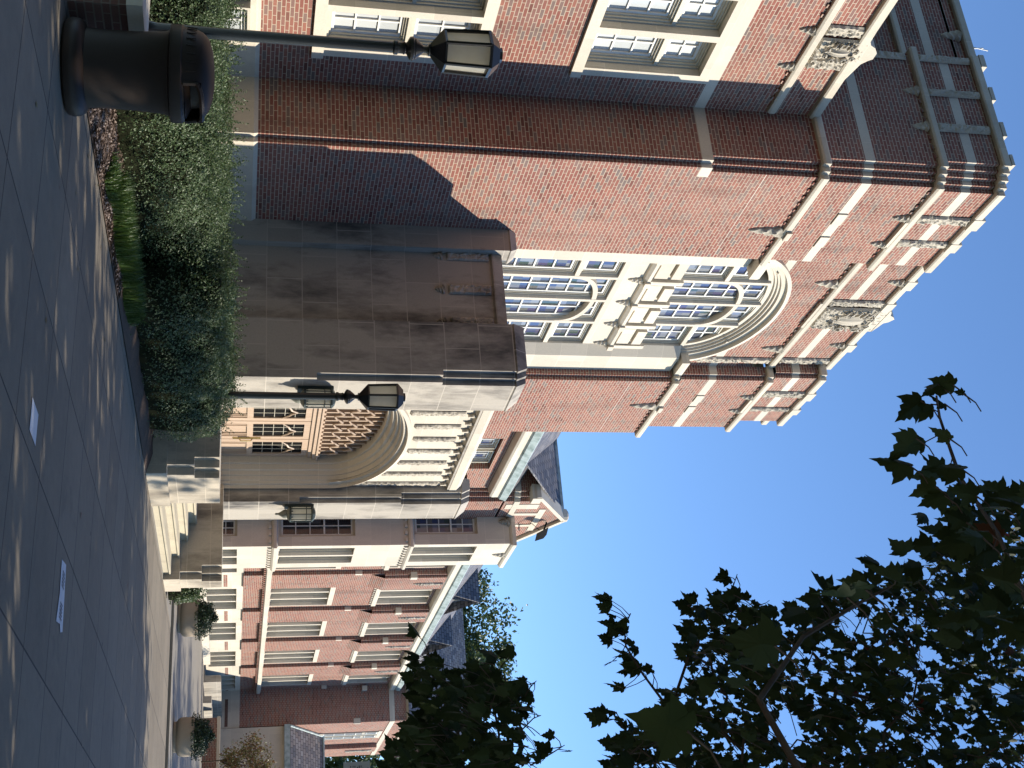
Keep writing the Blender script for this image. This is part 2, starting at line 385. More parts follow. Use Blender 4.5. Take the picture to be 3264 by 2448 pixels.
# brick spandrels round the big arch
AX, AZ, AA, AB = 22.22, 11.50, 2.42, 1.70
def arch_z(x, a=AA, b=AB, c=AX, z=AZ):
    t = (x-c)/a
    return z+b*sqrt(max(0, 1-t*t))
xs = [19.6+i*(25.15-19.6)/60 for i in range(61)]
bw.strip([(x, YC, max(11.84, arch_z(x, AA-.1, AB-.1))) for x in xs], [(x, YC, 13.25) for x in xs])
# thin ledges that close each step of the notched corners
for z0, n0, n1 in ((9.56, 1, 2), (11.84, 2, 3), (14.21, 3, 4)): pass
bw.build('tower_wall', BRICK, HALL)

sb = MB()   # flush plain bands and the stone base
def flush(pl, z0, z1, out=.003):
    course(sb, pl, [(0, z0), (out, z0), (out, z1), (0, z1)])
flush([(16.58, 13.77)]+notched(1)+[(16.95, YT)], 9.35, 9.56)
flush(left_block(3), 12.55, 12.75)
flush(left_block(4), 14.65, 14.85); flush(right_block(25.10, 27.89), 12.55, 12.75); flush(right_block(24.92, 27.47), 14.65, 14.85)
flush([(19.6, YC), (24.82, YC)], 14.65, 14.85)
for x0, x1 in ((19.6, 20.7), (23.75, 25.05)): sb.box(x0, x1, YC-.003, YC+.05, 12.55, 12.75)
for xc in (18.05, 18.85): sb.box(xc-.18, xc+.18, YT-.03, YT, 12.55, 12.75)
for xc in (26.15, 26.8): sb.box(xc-.18, xc+.18, YT-.03, YT, 12.55, 12.75)
sb.box(16.78, 19.6, YT-.002, YT+.01, 10.62, 10.634); sb.box(25.25, 28.3, YT-.002, YT+.01, 10.62, 10.634); sb.box(16.578, 16.6, YT+.2, 13.76, 10.62, 10.634)
sb.build('stone_band', STONEP, HALL)
sb = MB(); course(sb, [(16.58, 13.77), (16.58, YT+.1), (16.68, YT+.1), (16.68, YT), (18.95, YT)], [(.05, -.2), (.05, 1.58), (0, 1.65)])
course(sb, [(8, YM), (16.58, YM)], [(.05, -.2), (.05, 1.58), (0, 1.65)]); sb.build('stone_base', STONE, HALL)

sc = MB()
PROF = [(0, 0), (.075, 0), (.085, .015), (.10, .04), (.10, .14), (.03, .19), (0, .19)]
def string(pl, z, k=1.0, prof=PROF): course(sc, pl, [(o*k, z+h) for o, h in prof])
string(left_block(2), 11.65); string(right_block(25.25, 28.31), 11.65)
string(left_block(3), 14.03); string(right_block(25.10, 27.89), 14.03); string([(19.6, YC), (24.82, YC)], 14.03)
# weathered slopes where the wall steps back above each string
for a, bb, z in ((left_block(2), left_block(3), 11.84), (left_block(3), left_block(4), 14.22)):
    pass
def comb(a0, a1, front, back, z, h, pitch=.22, tooth=.08, axis='x'):
    "one run of projecting header bricks under a string course"
    pl = [(a1, back), (a0, back), (a0, (front+back)/2)]; n = int((a1-a0)/pitch)
    for i in range(n):
        q = a0+.05+i*pitch; mid = back+(front-back)*.25; pl += [(q, mid), (q, front), (q+tooth, front), (q+tooth, mid)]
    pl += [(a1, back+(front-back)*.25)]
    pl[2] = (a0, back+(front-back)*.25)
    if axis == 'y': pl = [(d, a) for a, d in pl]
    MB().prism(pl, z-h, z).build('dentil_course', BRICK, HALL)
def dentils(x0, x1, y, z): comb(x0, x1, y-.028, y+.0093, z, .06)
def sdent(y0, y1, x, z): comb(y0, y1, x-.028, x+.0093, z, .06, axis='y')
dentils(16.85, 19.6, YT, 11.65); dentils(16.95, 18.0, YT, 14.03); dentils(18.95, 19.6, YT, 14.03); dentils(25.3, 28.3, YT, 11.65); dentils(25.2, 26, YT, 14.03); dentils(26.85, 27.9, YT, 14.03); dentils(19.9, 24.7, YC, 14.03)
sc.box(17.95, 18.85, YT-.09, YT, 13.99, 14.06); sc.box(26.0, 26.8, YT-.09, YT, 13.99, 14.06); sc.box(21.7, 22.8, YC-.09, YC, 13.99, 14.06)
sdent(12.9, 13.6, 16.58, 14.03); sdent(13.75, 14.45, 16.58, 14.03)
for xc in (18.55, 26.6): sc.box(xc-.13, xc+.13, YT-.15, YT-.09, 11.71, 11.82)
sc.build('string_course', STONE, HALL)

# parapet coping
cp = MB(); PC = [(0, 0), (.08, 0), (.10, .03), (.10, .16), (.05, .2), (-.32, .2)]
def cope(pl, z): course(cp, pl, [(o, z+h) for o, h in PC])
cope([(16.58, 15.46)]+notched(4)+[(19.6, YT), (19.6, YC)], 15.34); cope(right_block(24.92, 27.47), 15.34)
cope([(16.88, 21), (16.88, 15.4)], 15.56); cope([(19.55, YC), (24.87, YC)], 15.54)
for y0, y1, h in ((12.85, 13.1, .05), (13.52, 13.86, .07), (14.38, 14.7, .07), (15.2, 15.5, .1)): cp.box(16.49, 16.85, y0, y1, 15.53, 15.54+h)
for x0, x1 in ((17.72, 18.08), (18.6, 18.9), (25.6, 26.0), (26.55, 26.85)): cp.box(x0, x1, YT-.11, YT+.25, 15.35, 15.59)
for x0, x1 in ((20.62, 20.98), (23.58, 23.92), (21.6, 22.86)): cp.box(x0, x1, YC-.11, YC+.25, 15.56, 15.79)
cp.vprism([(21.86, 15.78), (21.95, 15.84), (22.08, 15.88), (22.14, 15.98), (22.24, 16.06), (22.38, 15.98), (22.44, 15.88), (22.64, 15.84), (22.86, 15.78)], YC-.12, YC+.22)
cp.build('parapet_coping', STONE, HALL)
DARKROOF = mat_plain('roof_low_bounce', (.05, .05, .05), .9, .1)  # unseen roof decks made dark to cut bounce onto the tower side
MB().prism([(16.9, 15.5), (17.0, 12.95), (19.7, 12.95), (24.9, 12.95), (27.3, 12.95), (27.3, 21), (16.95, 21)], 15.2, 15.3).build('flat_roof', DARKROOF, HALL)
ant = MB(); 
for y, h, l in ((16.55, .75, -.16), (16.35, .62, .1), (16.1, .28, .0)): ant.tube([(17.3, y, 15.6), (17.3, y+l, 15.95+h*.7)], .012, 5)
ant.build('lightning_rod', WHITE, HALL)

# carved ornament: strips of undercut foliage, pendants, shields
def carve(name, face, p, a0, a1, b0, b1, h=.05, seed=0, step=.028, m=None, freq=9.0):
    mb = MB(face, p); na = max(3, int((a1-a0)/step)); nb = max(3, int((b1-b0)/step))
    def fn(s, t):
        a = a0+(a1-a0)*s; b = b0+(b1-b0)*t
        if s in (0, 1) or t in (0, 1): return (a, .004, b)
        q = Vector((a*freq+seed, b*freq*.8, seed*1.7)); wv = noise.noise(q)*1.2
        v = abs(sin(3.1*(a*freq*.55+wv)+seed))*.6+abs(noise.noise(q*1.9))*1.1
        e = min(1, min(s, 1-s)*(a1-a0)/.03, min(t, 1-t)*(b1-b0)/.03)
        return (a, -h*(.18+min(1, v))*e, b)
    mb.grid(na, nb, fn)
    return mb.build(name, m or CARVE, HALL)
def pendant(a, zt, h, wd, face, p, out=.10, seed=0, m=None):
    mb = MB(face, p); na, nb = 10, 16
    def fn(s, t):
        b = zt-h*(1-t); ww = wd*.5*(t**.5)*(1.0 if t < .86 else 1.12)*(.85+.15*cos(t*22))
        ang = pi*s; r = out*(t**.45)*(.8+.2*cos(t*20+ang*3))*(1+.25*noise.noise(Vector((s*6, t*9, seed))))
        return (a-ww*cos(ang), -r*sin(ang), b)
    mb.grid(na, nb, fn); return mb.build('pendant', m or CARVE, HALL, smooth=True)
for i, (x, z) in enumerate(((17.9, 14.03), (18.83, 14.03), (26.0, 14.03), (26.82, 14.03))): pendant(x, z, .34, .24, 'Y', YT, .11, i)
for i, x in enumerate((18.55, 26.6)): pendant(x, 11.66, .70, .30, 'Y', YT, .13, i+9)
for i, (x, z) in enumerate(((20.95, 14.03), (24.0, 14.03))): pendant(x, z, .52, .3, 'Y', YC, .12, i+3)
for i, (x, z) in enumerate(((20.8, 15.54), (23.75, 15.54))): pendant(x, z, .38, .26, 'Y', YC, .11, i+5)
for i, (y, z) in enumerate(((13.69, 14.02), (14.53, 14.02))): pendant(y, z, .32, .24, 'X', 16.58, .10, i+20)
pendant(16.3, 15.54, .42, .3, 'X', 16.88, .11, 31)
for a0, a1 in ((17.78, 18.02), (18.65, 18.85), (25.66, 25.93), (26.6, 26.78)): carve('carved_panel', 'Y', YT-.02, a0, a1, 14.22, 15.34, .05, a0)
carve('carved_panel', 'Y', YC-.02, 21.62, 21.86, 14.22, 15.56, .05, 4)
carve('carved_panel', 'Y', YC-.05, 21.90, 22.84, 14.22, 15.80, .06, 6, freq=8)
carve('carved_panel', 'Y', YC-.02, 24.50, 24.72, 12.05, 14.0, .05, 8); carve('carved_panel', 'Y', YC-.02, 24.46, 24.68, 14.22, 15.54, .05, 9)
for a0, a1 in ((13.59, 13.79), (14.44, 14.61), (15.28, 15.45)): carve('carved_panel', 'X', 16.56, a0, a1, 14.22, 15.34, .04, a0)
carve('carved_panel', 'X', 16.56, 15.28, 15.45, 13.2, 13.95, .04, 2)

def crest(name, x, z, y, w_, h_):
    "shield boss flanked by scrolls and sprigs"
    mb = MB('Y', y)
    mb.grid(12, 16, lambda s, t: (x+(s-.5)*w_*(1-.35*max(0, .5-t)**1.2*2)*sin(pi*min(1, .15+t*.85))**.25, -.10*(sin(pi*s)*sin(pi*t))**.5-.012*cos(s*18), z+(t-.5)*h_))
    for sx in (-1, 1):
        for k, (ox, oz, r0_) in enumerate(((.62, .30, .16), (.66, -.22, .14), (.34, .58, .12), (.30, -.58, .10))):
            pts = []
            for i in range(15):
                a = i*.62; r_ = r0_*w_*2*(1-i/17); pts.append((x+sx*(ox*w_+r_*cos(a)*.7), -.07-.004*i, z+oz*h_+r_*sin(a)))
            mb.tube(pts, [.030-.0012*i for i in range(15)], 5)
        for k in range(5): mb.tube([(x+sx*w_*.5, -.05, z-h_*.4+k*h_*.2), (x+sx*w_*.75, -.09, z-h_*.34+k*h_*.2), (x+sx*w_*.95, -.05, z-h_*.2+k*h_*.2)], [.02, .034, .008], 5)
    return mb.build(name, CARVE, HALL, smooth=True)
crest('carved_shield', 22.37, 15.0, YC-.09, .46, .74)

# ---- big arched window of the tower
ar = MB()
RING = [(.02, 12.86), (.02, 12.76), (-.07, 12.75), (-.09, 12.84), (-.19, 12.85), (-.205, 12.90), (-.25, 12.90), (-.265, 12.95), (-.31, 12.95), (-.325, 13.0), (-.44, 13.0), (-.45, 13.35)]
ths = [radians(2+176*i/56) for i in range(57)]
prev = None
for r, y in RING:
    q = [(AX-(AA+r)*cos(t), y, AZ+(AB+r)*sin(t)) for t in ths]
    if prev: ar.strip(prev, q)
    prev = q
ar.build('arch_moulding', STONEP, HALL, smooth=True)
jb = MB()
jb.prism([(20.24, 13.4), (20.24, 12.95), (20.14, 12.66), (19.6, 12.66), (19.6, 13.4)], 1.65, 11.6)
jb.prism([(24.2, 13.4), (24.2, 12.95), (24.45, 12.76), (25.15, 12.76), (25.15, 13.4)], 1.65, 11.6)
jb.box(19.6, 20.26, 12.44, 13.0, 11.65, 11.84); jb.box(24.42, 25.14, 12.6, 13.0, 11.65, 11.84)
jb.build('window_surround', STONEP, HALL)
tr = MB()
for x in (21.27, 22.22, 23.2):
    tr.prism([(x-.07, 13.3), (x-.07, 13.02), (x-.045, 12.95), (x+.045, 12.95), (x+.07, 13.02), (x+.07, 13.3)], 5.0, 9.17)
    tr.prism([(x-.07, 13.3), (x-.07, 13.02), (x-.045, 12.95), (x+.045, 12.95), (x+.07, 13.02), (x+.07, 13.3)], 10.5, arch_z(x, AA-.4, AB-.4))
def arcband(x0, x1, z0, rise, th, d0, d1, n=24):
    c = (x0+x1)/2; a = (x1-x0)/2; o = []; i_ = []
    for k in range(n+1):
        t = pi*k/n; o.append((c-a*cos(t), z0+rise*sin(t)**.8)); i_.append((c-(a-th*.6)*cos(t), z0-th+rise*sin(t)**.8))
    tr.strip([(x, d0, z) for x, z in o], [(x, d0, z) for x, z in i_]); tr.strip([(x, d0, z) for x, z in i_], [(x, d1, z) for x, z in i_]); tr.strip([(x, d0, z) for x, z in o], [(x, d1, z) for x, z in o])
for z0, rise in ((8.32, .62), (11.66, .62)):
    arcband(21.27, 23.2, z0, rise, .10, 12.955, 13.3)
    tr.box(20.2, 21.22, 12.955, 13.3, z0-.1, z0); tr.box(23.25, 24.22, 12.955, 13.3, z0-.1, z0)
tr.box(20.2, 24.22, 12.953, 13.3, 9.17, 10.5)
for i in range(4):
    x0 = (20.36, 21.42, 22.38, 23.36)[i]; x1 = (21.12, 22.06, 23.05, 24.06)[i]
    tr.box(x0, x1, 12.90, 12.96, 9.93, 10.22); tr.box(x0+.05, x1-.05, 12.86, 12.96, 10.28, 10.5)
for x in (20.3, 21.27, 22.22, 23.2, 24.16): tr.box(x-.07, x+.07, 12.86, 12.96, 9.86, 10.62)
course(tr, [(20.2, 12.953), (24.25, 12.953)], [(0, 9.70), (.06, 9.72), (.12, 9.78), (.12, 9.85), (0, 9.88)])
for x in (20.32, 21.27, 22.22, 23.2, 24.14): tr.box(x-.09, x+.09, 12.79, 12.84, 9.74, 9.87)
tr.build('tracery', STONEP, HALL)
for i, x in enumerate((20.34, 21.27, 22.22, 23.2, 24.12)): pendant(x, 9.72, .32, .2, 'Y', 12.95, .10, i+40, STONEP)

def window(face, p, a0, a1, b0, b1, cols, rows, glass, fr=FRAME, bar=WHITE, gd=.24, name='window', casing=.07, sash=.05, mw=.03, rail=None, steps=2):
    "joinery set in a wall opening; p = wall plane"
    o = MB(face, p); d = gd
    for k in range(steps):
        q = casing*k/steps; q1 = casing*(k+1)/steps; dd = gd*.45+(gd-.03-gd*.45)*k/steps
        o.box(a0+q, a0+q1, dd, gd+.05, b0, b1); o.box(a1-q1, a1-q, dd, gd+.05, b0, b1); o.box(a0+q1, a1-q1, dd, gd+.05, b1-q1, b1-q); o.box(a0+q1, a1-q1, dd, gd+.05, b0+q, b0+q1)
    W = o.build(name, fr, HALL)
    x0, x1, z0, z1 = a0+casing, a1-casing, b0+casing, b1-casing
    m = MB(face, p)
    m.box(x0, x0+sash, d-.035, d+.02, z0, z1); m.box(x1-sash, x1, d-.035, d+.02, z0, z1); m.box(x0+sash, x1-sash, d-.035, d+.02, z1-sash, z1); m.box(x0+sash, x1-sash, d-.035, d+.02, z0, z0+sash)
    for i in range(1, cols):
        x = x0+(x1-x0)*i/cols; m.box(x-mw/2, x+mw/2, d-.03, d+.015, z0+sash, z1-sash)
    for j in range(1, rows):
        z = z0+(z1-z0)*j/rows; t = mw*(1.8 if rail == j else 1); m.box(x0+sash, x1-sash, d-(.05 if rail == j else .028), d+.014, z-t/2, z+t/2)
    m.build('sash', bar, W)
    g = MB(face, p); g.quad((x0, d, z0), (x1, d, z0), (x1, d, z1), (x0, d, z1)); g.build('pane', glass, W, fix=False)
    return W
# lights of the big window
for x0, x1 in ((20.26, 21.2), (21.34, 22.15), (22.29, 23.13), (23.27, 24.19)):
    arched = 21 < x0 < 23
    window('Y', 12.95, x0, x1, 5.2, 9.15 if arched else 8.2, 2, 9 if arched else 7, GLASSL, gd=.15, casing=.055, mw=.035)
    if not arched: window('Y', 12.95, x0, x1, 8.33, 9.15, 2, 2, GLASSL, gd=.15, casing=.055, mw=.035)
    if arched: window('Y', 12.95, x0, x1, 10.52, 12.75, 2, 5, GLASSL, gd=.15, casing=.055, mw=.035)
    else:
        window('Y', 12.95, x0, x1, 10.52, 11.56, 2, 3, GLASSL, gd=.15, casing=.055, mw=.035)
        window('Y', 12.95, x0, x1, 11.67, 12.35, 2, 2, GLASSL, gd=.15, casing=.055, mw=.035)

# ---- near wing wall left of the tower
def wall_open(mb, face, p, a0, a1, b0, b1, ops, depth=.3):
    A = sorted({a0, a1}|{x for o in ops for x in o[:2]}); B = sorted({b0, b1}|{z for o in ops for z in o[2:]})
    mb.face, mb.p = face, p
    for i in range(len(A)-1):
        for j in range(len(B)-1):
            am, bm_ = (A[i]+A[i+1])/2, (B[j]+B[j+1])/2
            if any(o[0] < am < o[1] and o[2] < bm_ < o[3] for o in ops): continue
            mb.quad((A[i], 0, B[j]), (A[i+1], 0, B[j]), (A[i+1], 0, B[j+1]), (A[i], 0, B[j+1]))
    for x0, x1, z0, z1 in ops:
        mb.quad((x0, 0, z0), (x0, depth, z0), (x0, depth, z1), (x0, 0, z1)); mb.quad((x1, 0, z0), (x1, depth, z0), (x1, depth, z1), (x1, 0, z1))
        mb.quad((x0, 0, z0), (x1, 0, z0), (x1, depth, z0), (x0, depth, z0)); mb.quad((x0, 0, z1), (x1, 0, z1), (x1, depth, z1), (x0, depth, z1))
    return mb
nw = MB()
bays = (14.79, 9.99)
ops = []
for c in bays: ops += [(c-1.11, c+1.11, 2.48, 5.34), (c-1.11, c+1.11, 6.86, 9.36)]
wall_open(nw, 'Y', YM, 7.0, 16.58, 1.65, 11.6, ops, .28); nw.build('wing_wall', BRICK, HALL)
ns = MB('Y', YM); 
for c in bays:
    for z0, z1, s0 in ((2.48, 5.34, .19), (6.86, 9.36, .19)):
        ns.box(c-1.11, c-.92, -.03, .3, z0+s0, z1); ns.box(c+.92, c+1.11, -.03, .3, z0+s0, z1); ns.box(c-.92, c+.92, -.03, .3, z1-.2, z1)
        ns.box(c-1.14, c+1.14, -.07, .3, z0, z0+s0); ns.box(c-.07, c+.07, -.03, .3, z0+s0, z1-.2)
ns.box(7, 16.58, -.003, .05, 9.36, 9.56)
for c in bays:
    ns.box(c-1.5, c+.79, -.03, .1, 1.49, 1.655)
ns.build('window_surround', STONEP, HALL)
for c in bays:
    for sx in (-1, 1):
        x0, x1 = (c+.07, c+.92) if sx > 0 else (c-.92, c-.07)
        window('Y', YM, x0, x1, 2.67, 4.02, 2, 3, GLASSB, gd=.27, casing=.10, mw=.03, steps=3)
        window('Y', YM, x0, x1, 4.02, 5.14, 2, 2, GLASSB, gd=.27, casing=.10, mw=.03, steps=3)
        window('Y', YM, x0, x1, 7.05, 8.35, 2, 3, GLASSB, gd=.27, casing=.10, mw=.03, steps=3)
        window('Y', YM, x0, x1, 8.35, 9.16, 2, 2, GLASSB, gd=.27, casing=.10, mw=.03, steps=3)
for c in bays:
    MB('Y', YM).box(c-.8, c+.75, -.058, -.052, .25, 1.49).build('pane', GLASSD, HALL)
    window('Y', YM-.33, c-.05, c+.75, .3, 1.49, 2, 3, GLASSB, gd=.26, casing=.09)
sc = MB(); string([(7, YM), (16.5, YM)], 10.74, .9); dentils(8, 14.2, YM, 10.74); dentils(15.4, 16.5, YM, 10.74); sc.build('string_course', STONE, HALL)
cp = MB(); course(cp, [(7, YM), (16.56, YM)], [(0, 11.59), (.08, 11.59), (.10, 11.62), (.10, 11.76), (-.3, 11.78)])
for c in (14.82,):
    cp.vprism([(c-.62, 11.76), (c-.36, 11.77), (c-.28, 11.82), (c-.22, 11.93), (c-.1, 12.02), (c+.05, 12.02), (c+.1, 11.95), (c+.2, 11.86), (c+.5, 11.79), (c+.62, 11.76)], YM-.1, YM+.2)
cp.build('parapet_coping', STONE, HALL)
MB().prism([(7, 13.9), (16.5, 13.9), (16.5, 20), (7, 20)], 11.3, 11.4).build('flat_roof', DARKROOF, HALL)
carve('carved_panel', 'Y', YM-.02, 14.22, 14.46, 10.92, 11.6, .05, 3); carve('carved_panel', 'Y', YM-.05, 14.50, 15.0, 10.92, 11.8, .05, 5, freq=9); crest('carved_shield', 14.75, 11.32, YM-.08, .24, .44); carve('carved_panel', 'Y', YM-.03, 15.0, 15.27, 10.92, 11.6, .06, 7)
pendant(14.40, 10.74, .29, .2, 'Y', YM, .1, 60); pendant(15.30, 10.74, .30, .2, 'Y', YM, .1, 61)

# ---- stone porch
PY = 9.35
pw = MB()
def pier(z0, z1, n, s=.1):
    p = [(18.95, 10.5), (18.95, PY+s*n)]
    for k in range(n): p += [(18.95+s*(k+1), PY+s*(n-k)), (18.95+s*(k+1), PY+s*(n-k-1))]
    return p+[(20.2, PY), (20.2, 9.72)]
def pier_r(z0, z1, n, s=.1):
    p = [(24.93, 9.9), (24.93, PY+s*n)]
    for k in range(n): p += [(24.93+s*(k+1), PY+s*(n-k)), (24.93+s*(k+1), PY+s*(n-k-1))]
    return p+[(26.05, PY), (26.05, YT+.3)]
for z0, z1, n in ((-.2, 2.71, 0), (2.71, 4.90, 1), (4.90, 6.22, 2)):
    walls(pw, pier(z0, z1, n), z0, z1); walls(pw, pier_r(z0, z1, n), z0, z1)
for f in (pier, pier_r):
    course(pw, f(0, 0, 2), [(0, 6.22), (.02, 6.24), (-.12, 6.45), (-.7, 6.46)])
    X0 = f(0, 0, 0)[1][0]
    pw.quad((X0, PY, 2.71), (X0+.1, PY, 2.71), (X0+.1, PY+.1, 2.71), (X0, PY+.1, 2.71))
    for u, v in ((0, .1), (.1, 0)): pw.quad((X0+u, PY+v, 4.9), (X0+u+.1, PY+v, 4.9), (X0+u+.1, PY+v+.1, 4.9), (X0+u, PY+v+.1, 4.9))
walls(pw, [(18.95, YT), (18.95, 12.06), (19.12, 12.06), (19.12, 10.5), (18.95, 10.5)], -.2, 6.0)
walls(pw, [(18.95, YT), (18.95, 12.06), (19.3, 12.06)], 6.0, 6.30); course(pw, [(18.95, YT+.0), (18.95, 12.06), (19.4, 12.06)], [(0, 6.30), (.02, 6.32), (-.1, 6.46), (-.5, 6.47)])
course(pw, [(19.12, 12.06), (19.12, 10.5)], [(0, 5.94), (.05, 5.97), (.05, 6.0), (0, 6.17), (-.4, 6.2)])
course(pw, [(18.95, YT), (18.95, 12.06), (19.12, 12.06), (19.12, 10.5), (18.95, 10.5), (18.95, PY), (20.2, PY)], [(.05, -.2), (.05, 1.05), (.0, 1.12)])
pw.prism([(19.2, 9.6), (25.9, 9.6), (25.9, 12.5), (19.2, 12.5)], 5.9, 6.0)
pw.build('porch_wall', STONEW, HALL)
for i, y in enumerate((12.0, 11.28, 10.6)):
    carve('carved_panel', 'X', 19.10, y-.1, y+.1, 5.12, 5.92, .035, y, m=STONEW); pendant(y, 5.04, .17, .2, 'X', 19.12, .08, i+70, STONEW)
# arched front of the porch
PX, PZ, PA, PB = 22.42, 3.32, 2.46, 1.42
pf = MB(); xs = [20.2+i*4.73/60 for i in range(61)]
pf.strip([(x, 9.72, arch_z(x, PA-.12, PB-.12, PX, PZ) if abs(x-PX) < PA-.12 else PZ) for x in xs], [(x, 9.72, 5.9) for x in xs])
pf.build('arch_wall', STONEP, HALL)
ar = MB(); prev = None
RP = [(.03, 9.74), (.03, 9.64), (-.05, 9.62), (-.07, 9.70), (-.13, 9.71), (-.145, 9.78), (-.18, 9.79), (-.20, 9.88), (-.25, 9.89), (-.27, 9.98), (-.33, 10.0), (-.36, 10.12), (-.42, 10.13), (-.43, 10.45)]
for r, y in RP:
    q = [(PX-(PA+r*.5)*cos(t), y, PZ+(PB+r)*sin(t)) for t in [radians(180*i/56) for i in range(57)]]
    q = [(PX-(PA+r*.5), y, .62)]+q+[(PX+(PA+r*.5), y, .62)]
    if prev: ar.strip(prev, q)
    prev = q
ar.build('arch_moulding', STONEP, HALL, smooth=True)
pc = MB(); course(pc, [(20.2, 9.72), (24.93, 9.72)], [(0, 5.86), (.05, 5.89), (.13, 5.95), (.13, 6.10), (.05, 6.2), (-.5, 6.24)])
for i in range(13): 
    x = 20.45+i*.36; pc.box(x-.022, x+.022, 9.65, 9.72, 5.74, 5.88); pc.box(x-.05, x+.05, 9.66, 9.72, 5.82, 5.88)
pc.build('cornice', STONE, HALL)
for i, x in enumerate((20.5, 21.12, 21.74, 22.36, 22.98, 23.6, 24.22, 24.80)):
    zb = arch_z(x, PA+.05, PB+.05, PX, PZ) if abs(x-PX) < PA else PZ
    carve('carved_panel', 'Y', 9.70, x-.085, x+.085, max(zb, 3.4)+.04, 5.70, .03, i*2.3, freq=12)
# doors
DY = 10.28
lf = [20.12+i*(24.66-20.12)/5 for i in range(6)]
for i in range(5):
    x0, x1 = lf[i]+.012, lf[i+1]-.012; d = MB('Y', DY)
    d.box(x0, x0+.13, 0, .06, .62, 2.86); d.box(x1-.13, x1, 0, .06, .62, 2.86); d.box(x0+.13, x1-.13, 0, .06, 2.72, 2.86); d.box(x0+.13, x1-.13, 0, .06, .62, .74); d.box(x0+.13, x1-.13, 0, .06, 1.58, 1.70)
    d.box(x0+.13, x1-.13, .03, .05, .74, 1.58)
    w_ = x1-x0-.26
    for k in (0.08, .2, .8, .92): d.box(x0+.13+w_*k-.015, x0+.13+w_*k+.015, .008, .04, .74, 1.58)
    D = d.build('door', WOOD, HALL)
    MB('Y', DY).box(x0+.13, x1-.13, .035, .045, 1.70, 2.72).build('pane', DARK, D)
    g = MB('Y', DY)
    for k in range(1, 3): xx = x0+.13+w_*k/3; g.box(xx-.006, xx+.006, .02, .03, 1.70, 2.72)
    for k in range(1, 5): zz = 1.70+1.02*k/5; g.box(x0+.13, x1-.13, .021, .03, zz-.005, zz+.005)
    xm = (x0+x1)/2; g.build('glazing_bar', FRAME, D)
    g = MB('Y', DY)
    for sx in (-1, 1):
        g.tube([(xm+sx*w_*.5, .015, 2.28), (xm+sx*w_*.3, .0, 2.40), (xm+sx*w_*.14, -.01, 2.44), (xm, -.015, 2.56)], [.012, .02, .026, .018], 6)
    g.build('door_ornament', WOOD, D)
    if i in (2, 3):
        h = MB('Y', DY); xx = x1-.06 if i == 3 else x0+.07
        h.box(xx-.035, xx+.035, -.012, 0, 1.30, 1.86); h.tube([(xx, -.01, 1.42), (xx, -.07, 1.46), (xx, -.07, 1.66), (xx, -.01, 1.70)], .014, 6); h.build('handle', BRASS, D)
ln = MB('Y', DY); ln.box(20.0, 24.8, -.03, .06, 2.86, 2.95); ln.box(20.0, 24.8, -.07, .06, 2.95, 3.03); ln.box(20.0, 24.8, -.10, .06, 3.03, 3.07)
for i in range(24): ln.box(20.1+i*.196, 20.2+i*.196, -.08, .04, 3.07, 3.11)
ln.build('transom', WOOD, HALL)
ty = MB('Y', DY)
for i in range(24):
    x = 20.2+i*.196; zt = arch_z(x, PA-.21, PB-.42, PX, PZ) if abs(x-PX) < PA-.215 else PZ
    if zt > 3.1: ty.box(x-.022, x+.022, -.02, .04, 3.07, zt+.02)
for r in range(3):
    for i in range(12):
        x = 20.2+.392*i+(.196 if r % 2 else 0); z = 3.30+r*.30
        if x+.39 > 24.75 or z+.2 > arch_z(min(x+.39, 24.4) if x > PX else max(x, 20.45), PA-.21, PB-.42, PX, PZ): continue
        for sx in (-1, 1):
            xc = x+.196; ty.tube([(xc+sx*.19, -.02, z), (xc+sx*.12, -.035, z+.04), (xc+sx*.08, -.045, z+.10), (xc, -.06, z+.17)], [.018, .024, .024, .03], 6)
ty.build('tympanum_tracery', WOOD, HALL)
tg = MB('Y', DY+.06); tg.vprism([(20.1, 2.9)]+[(PX-(PA-.20)*cos(radians(180*i/24)), PZ+(PB-.40)*sin(radians(180*i/24))) for i in range(25)]+[(24.75, 2.9)], 0, .02); tg.build('tympanum_pane', GLASSD, HALL)
db = MB(); db.box(19.7, 25.1, DY+.1, DY+.2, .5, 4.9); db.build('dark_door_backing', DARK, HALL)  # black backing behind the doors in place of an unlit interior
# ---- wall between tower and pavilion, pavilion with gable, stone bay
rw = MB(); wall_open(rw, 'Y', YM, 28.4, 35.6, 0, 9.14, [(31.65, 33.95, 7.0, 8.86)], .3)
rw.face = 'N'; walls(rw, [(35.6, 20), (35.6, 13.68), (35.72, 13.68), (35.72, 13.55), (35.85, 13.55), (35.85, 13.42), (39.4, 13.42), (39.4, 20)], 0, 10.72)
rw.vprism([(35.6, 10.72), (37.5, 11.98), (39.4, 10.72)], 13.42, 13.7)
rw.build('pavilion_wall', BRICK, HALL)
for k in range(2): window('Y', YM, 31.8+k*1.05, 32.7+k*1.05, 7.0, 8.82, 2, 4, GLASSL, gd=.26)
gs = MB()
for sx in (-1, 1):
    x0, x1 = 37.5, 37.5+sx*2.25
    gs.vprism([(x0, 11.95), (x1, 10.62), (x1, 10.77), (x0, 12.11)], 13.32, 13.75)
gs.lathe(37.5, 13.53, [(.20, 11.93), (.22, 12.0), (.20, 12.14), (.12, 12.2), (.02, 12.22)], 12, sy=1.1); gs.box(35.3, 35.75, 13.3, 13.8, 10.5, 10.8)
gs.box(36.1, 36.5, 13.40, 13.43, 9.8, 10.9); gs.box(36.55, 38.6, 13.395, 13.43, 11.0, 11.22); gs.box(36.9, 37.1, 13.393, 13.43, 10.0, 11.0); gs.box(38.0, 38.2, 13.393, 13.43, 10.0, 11.0)
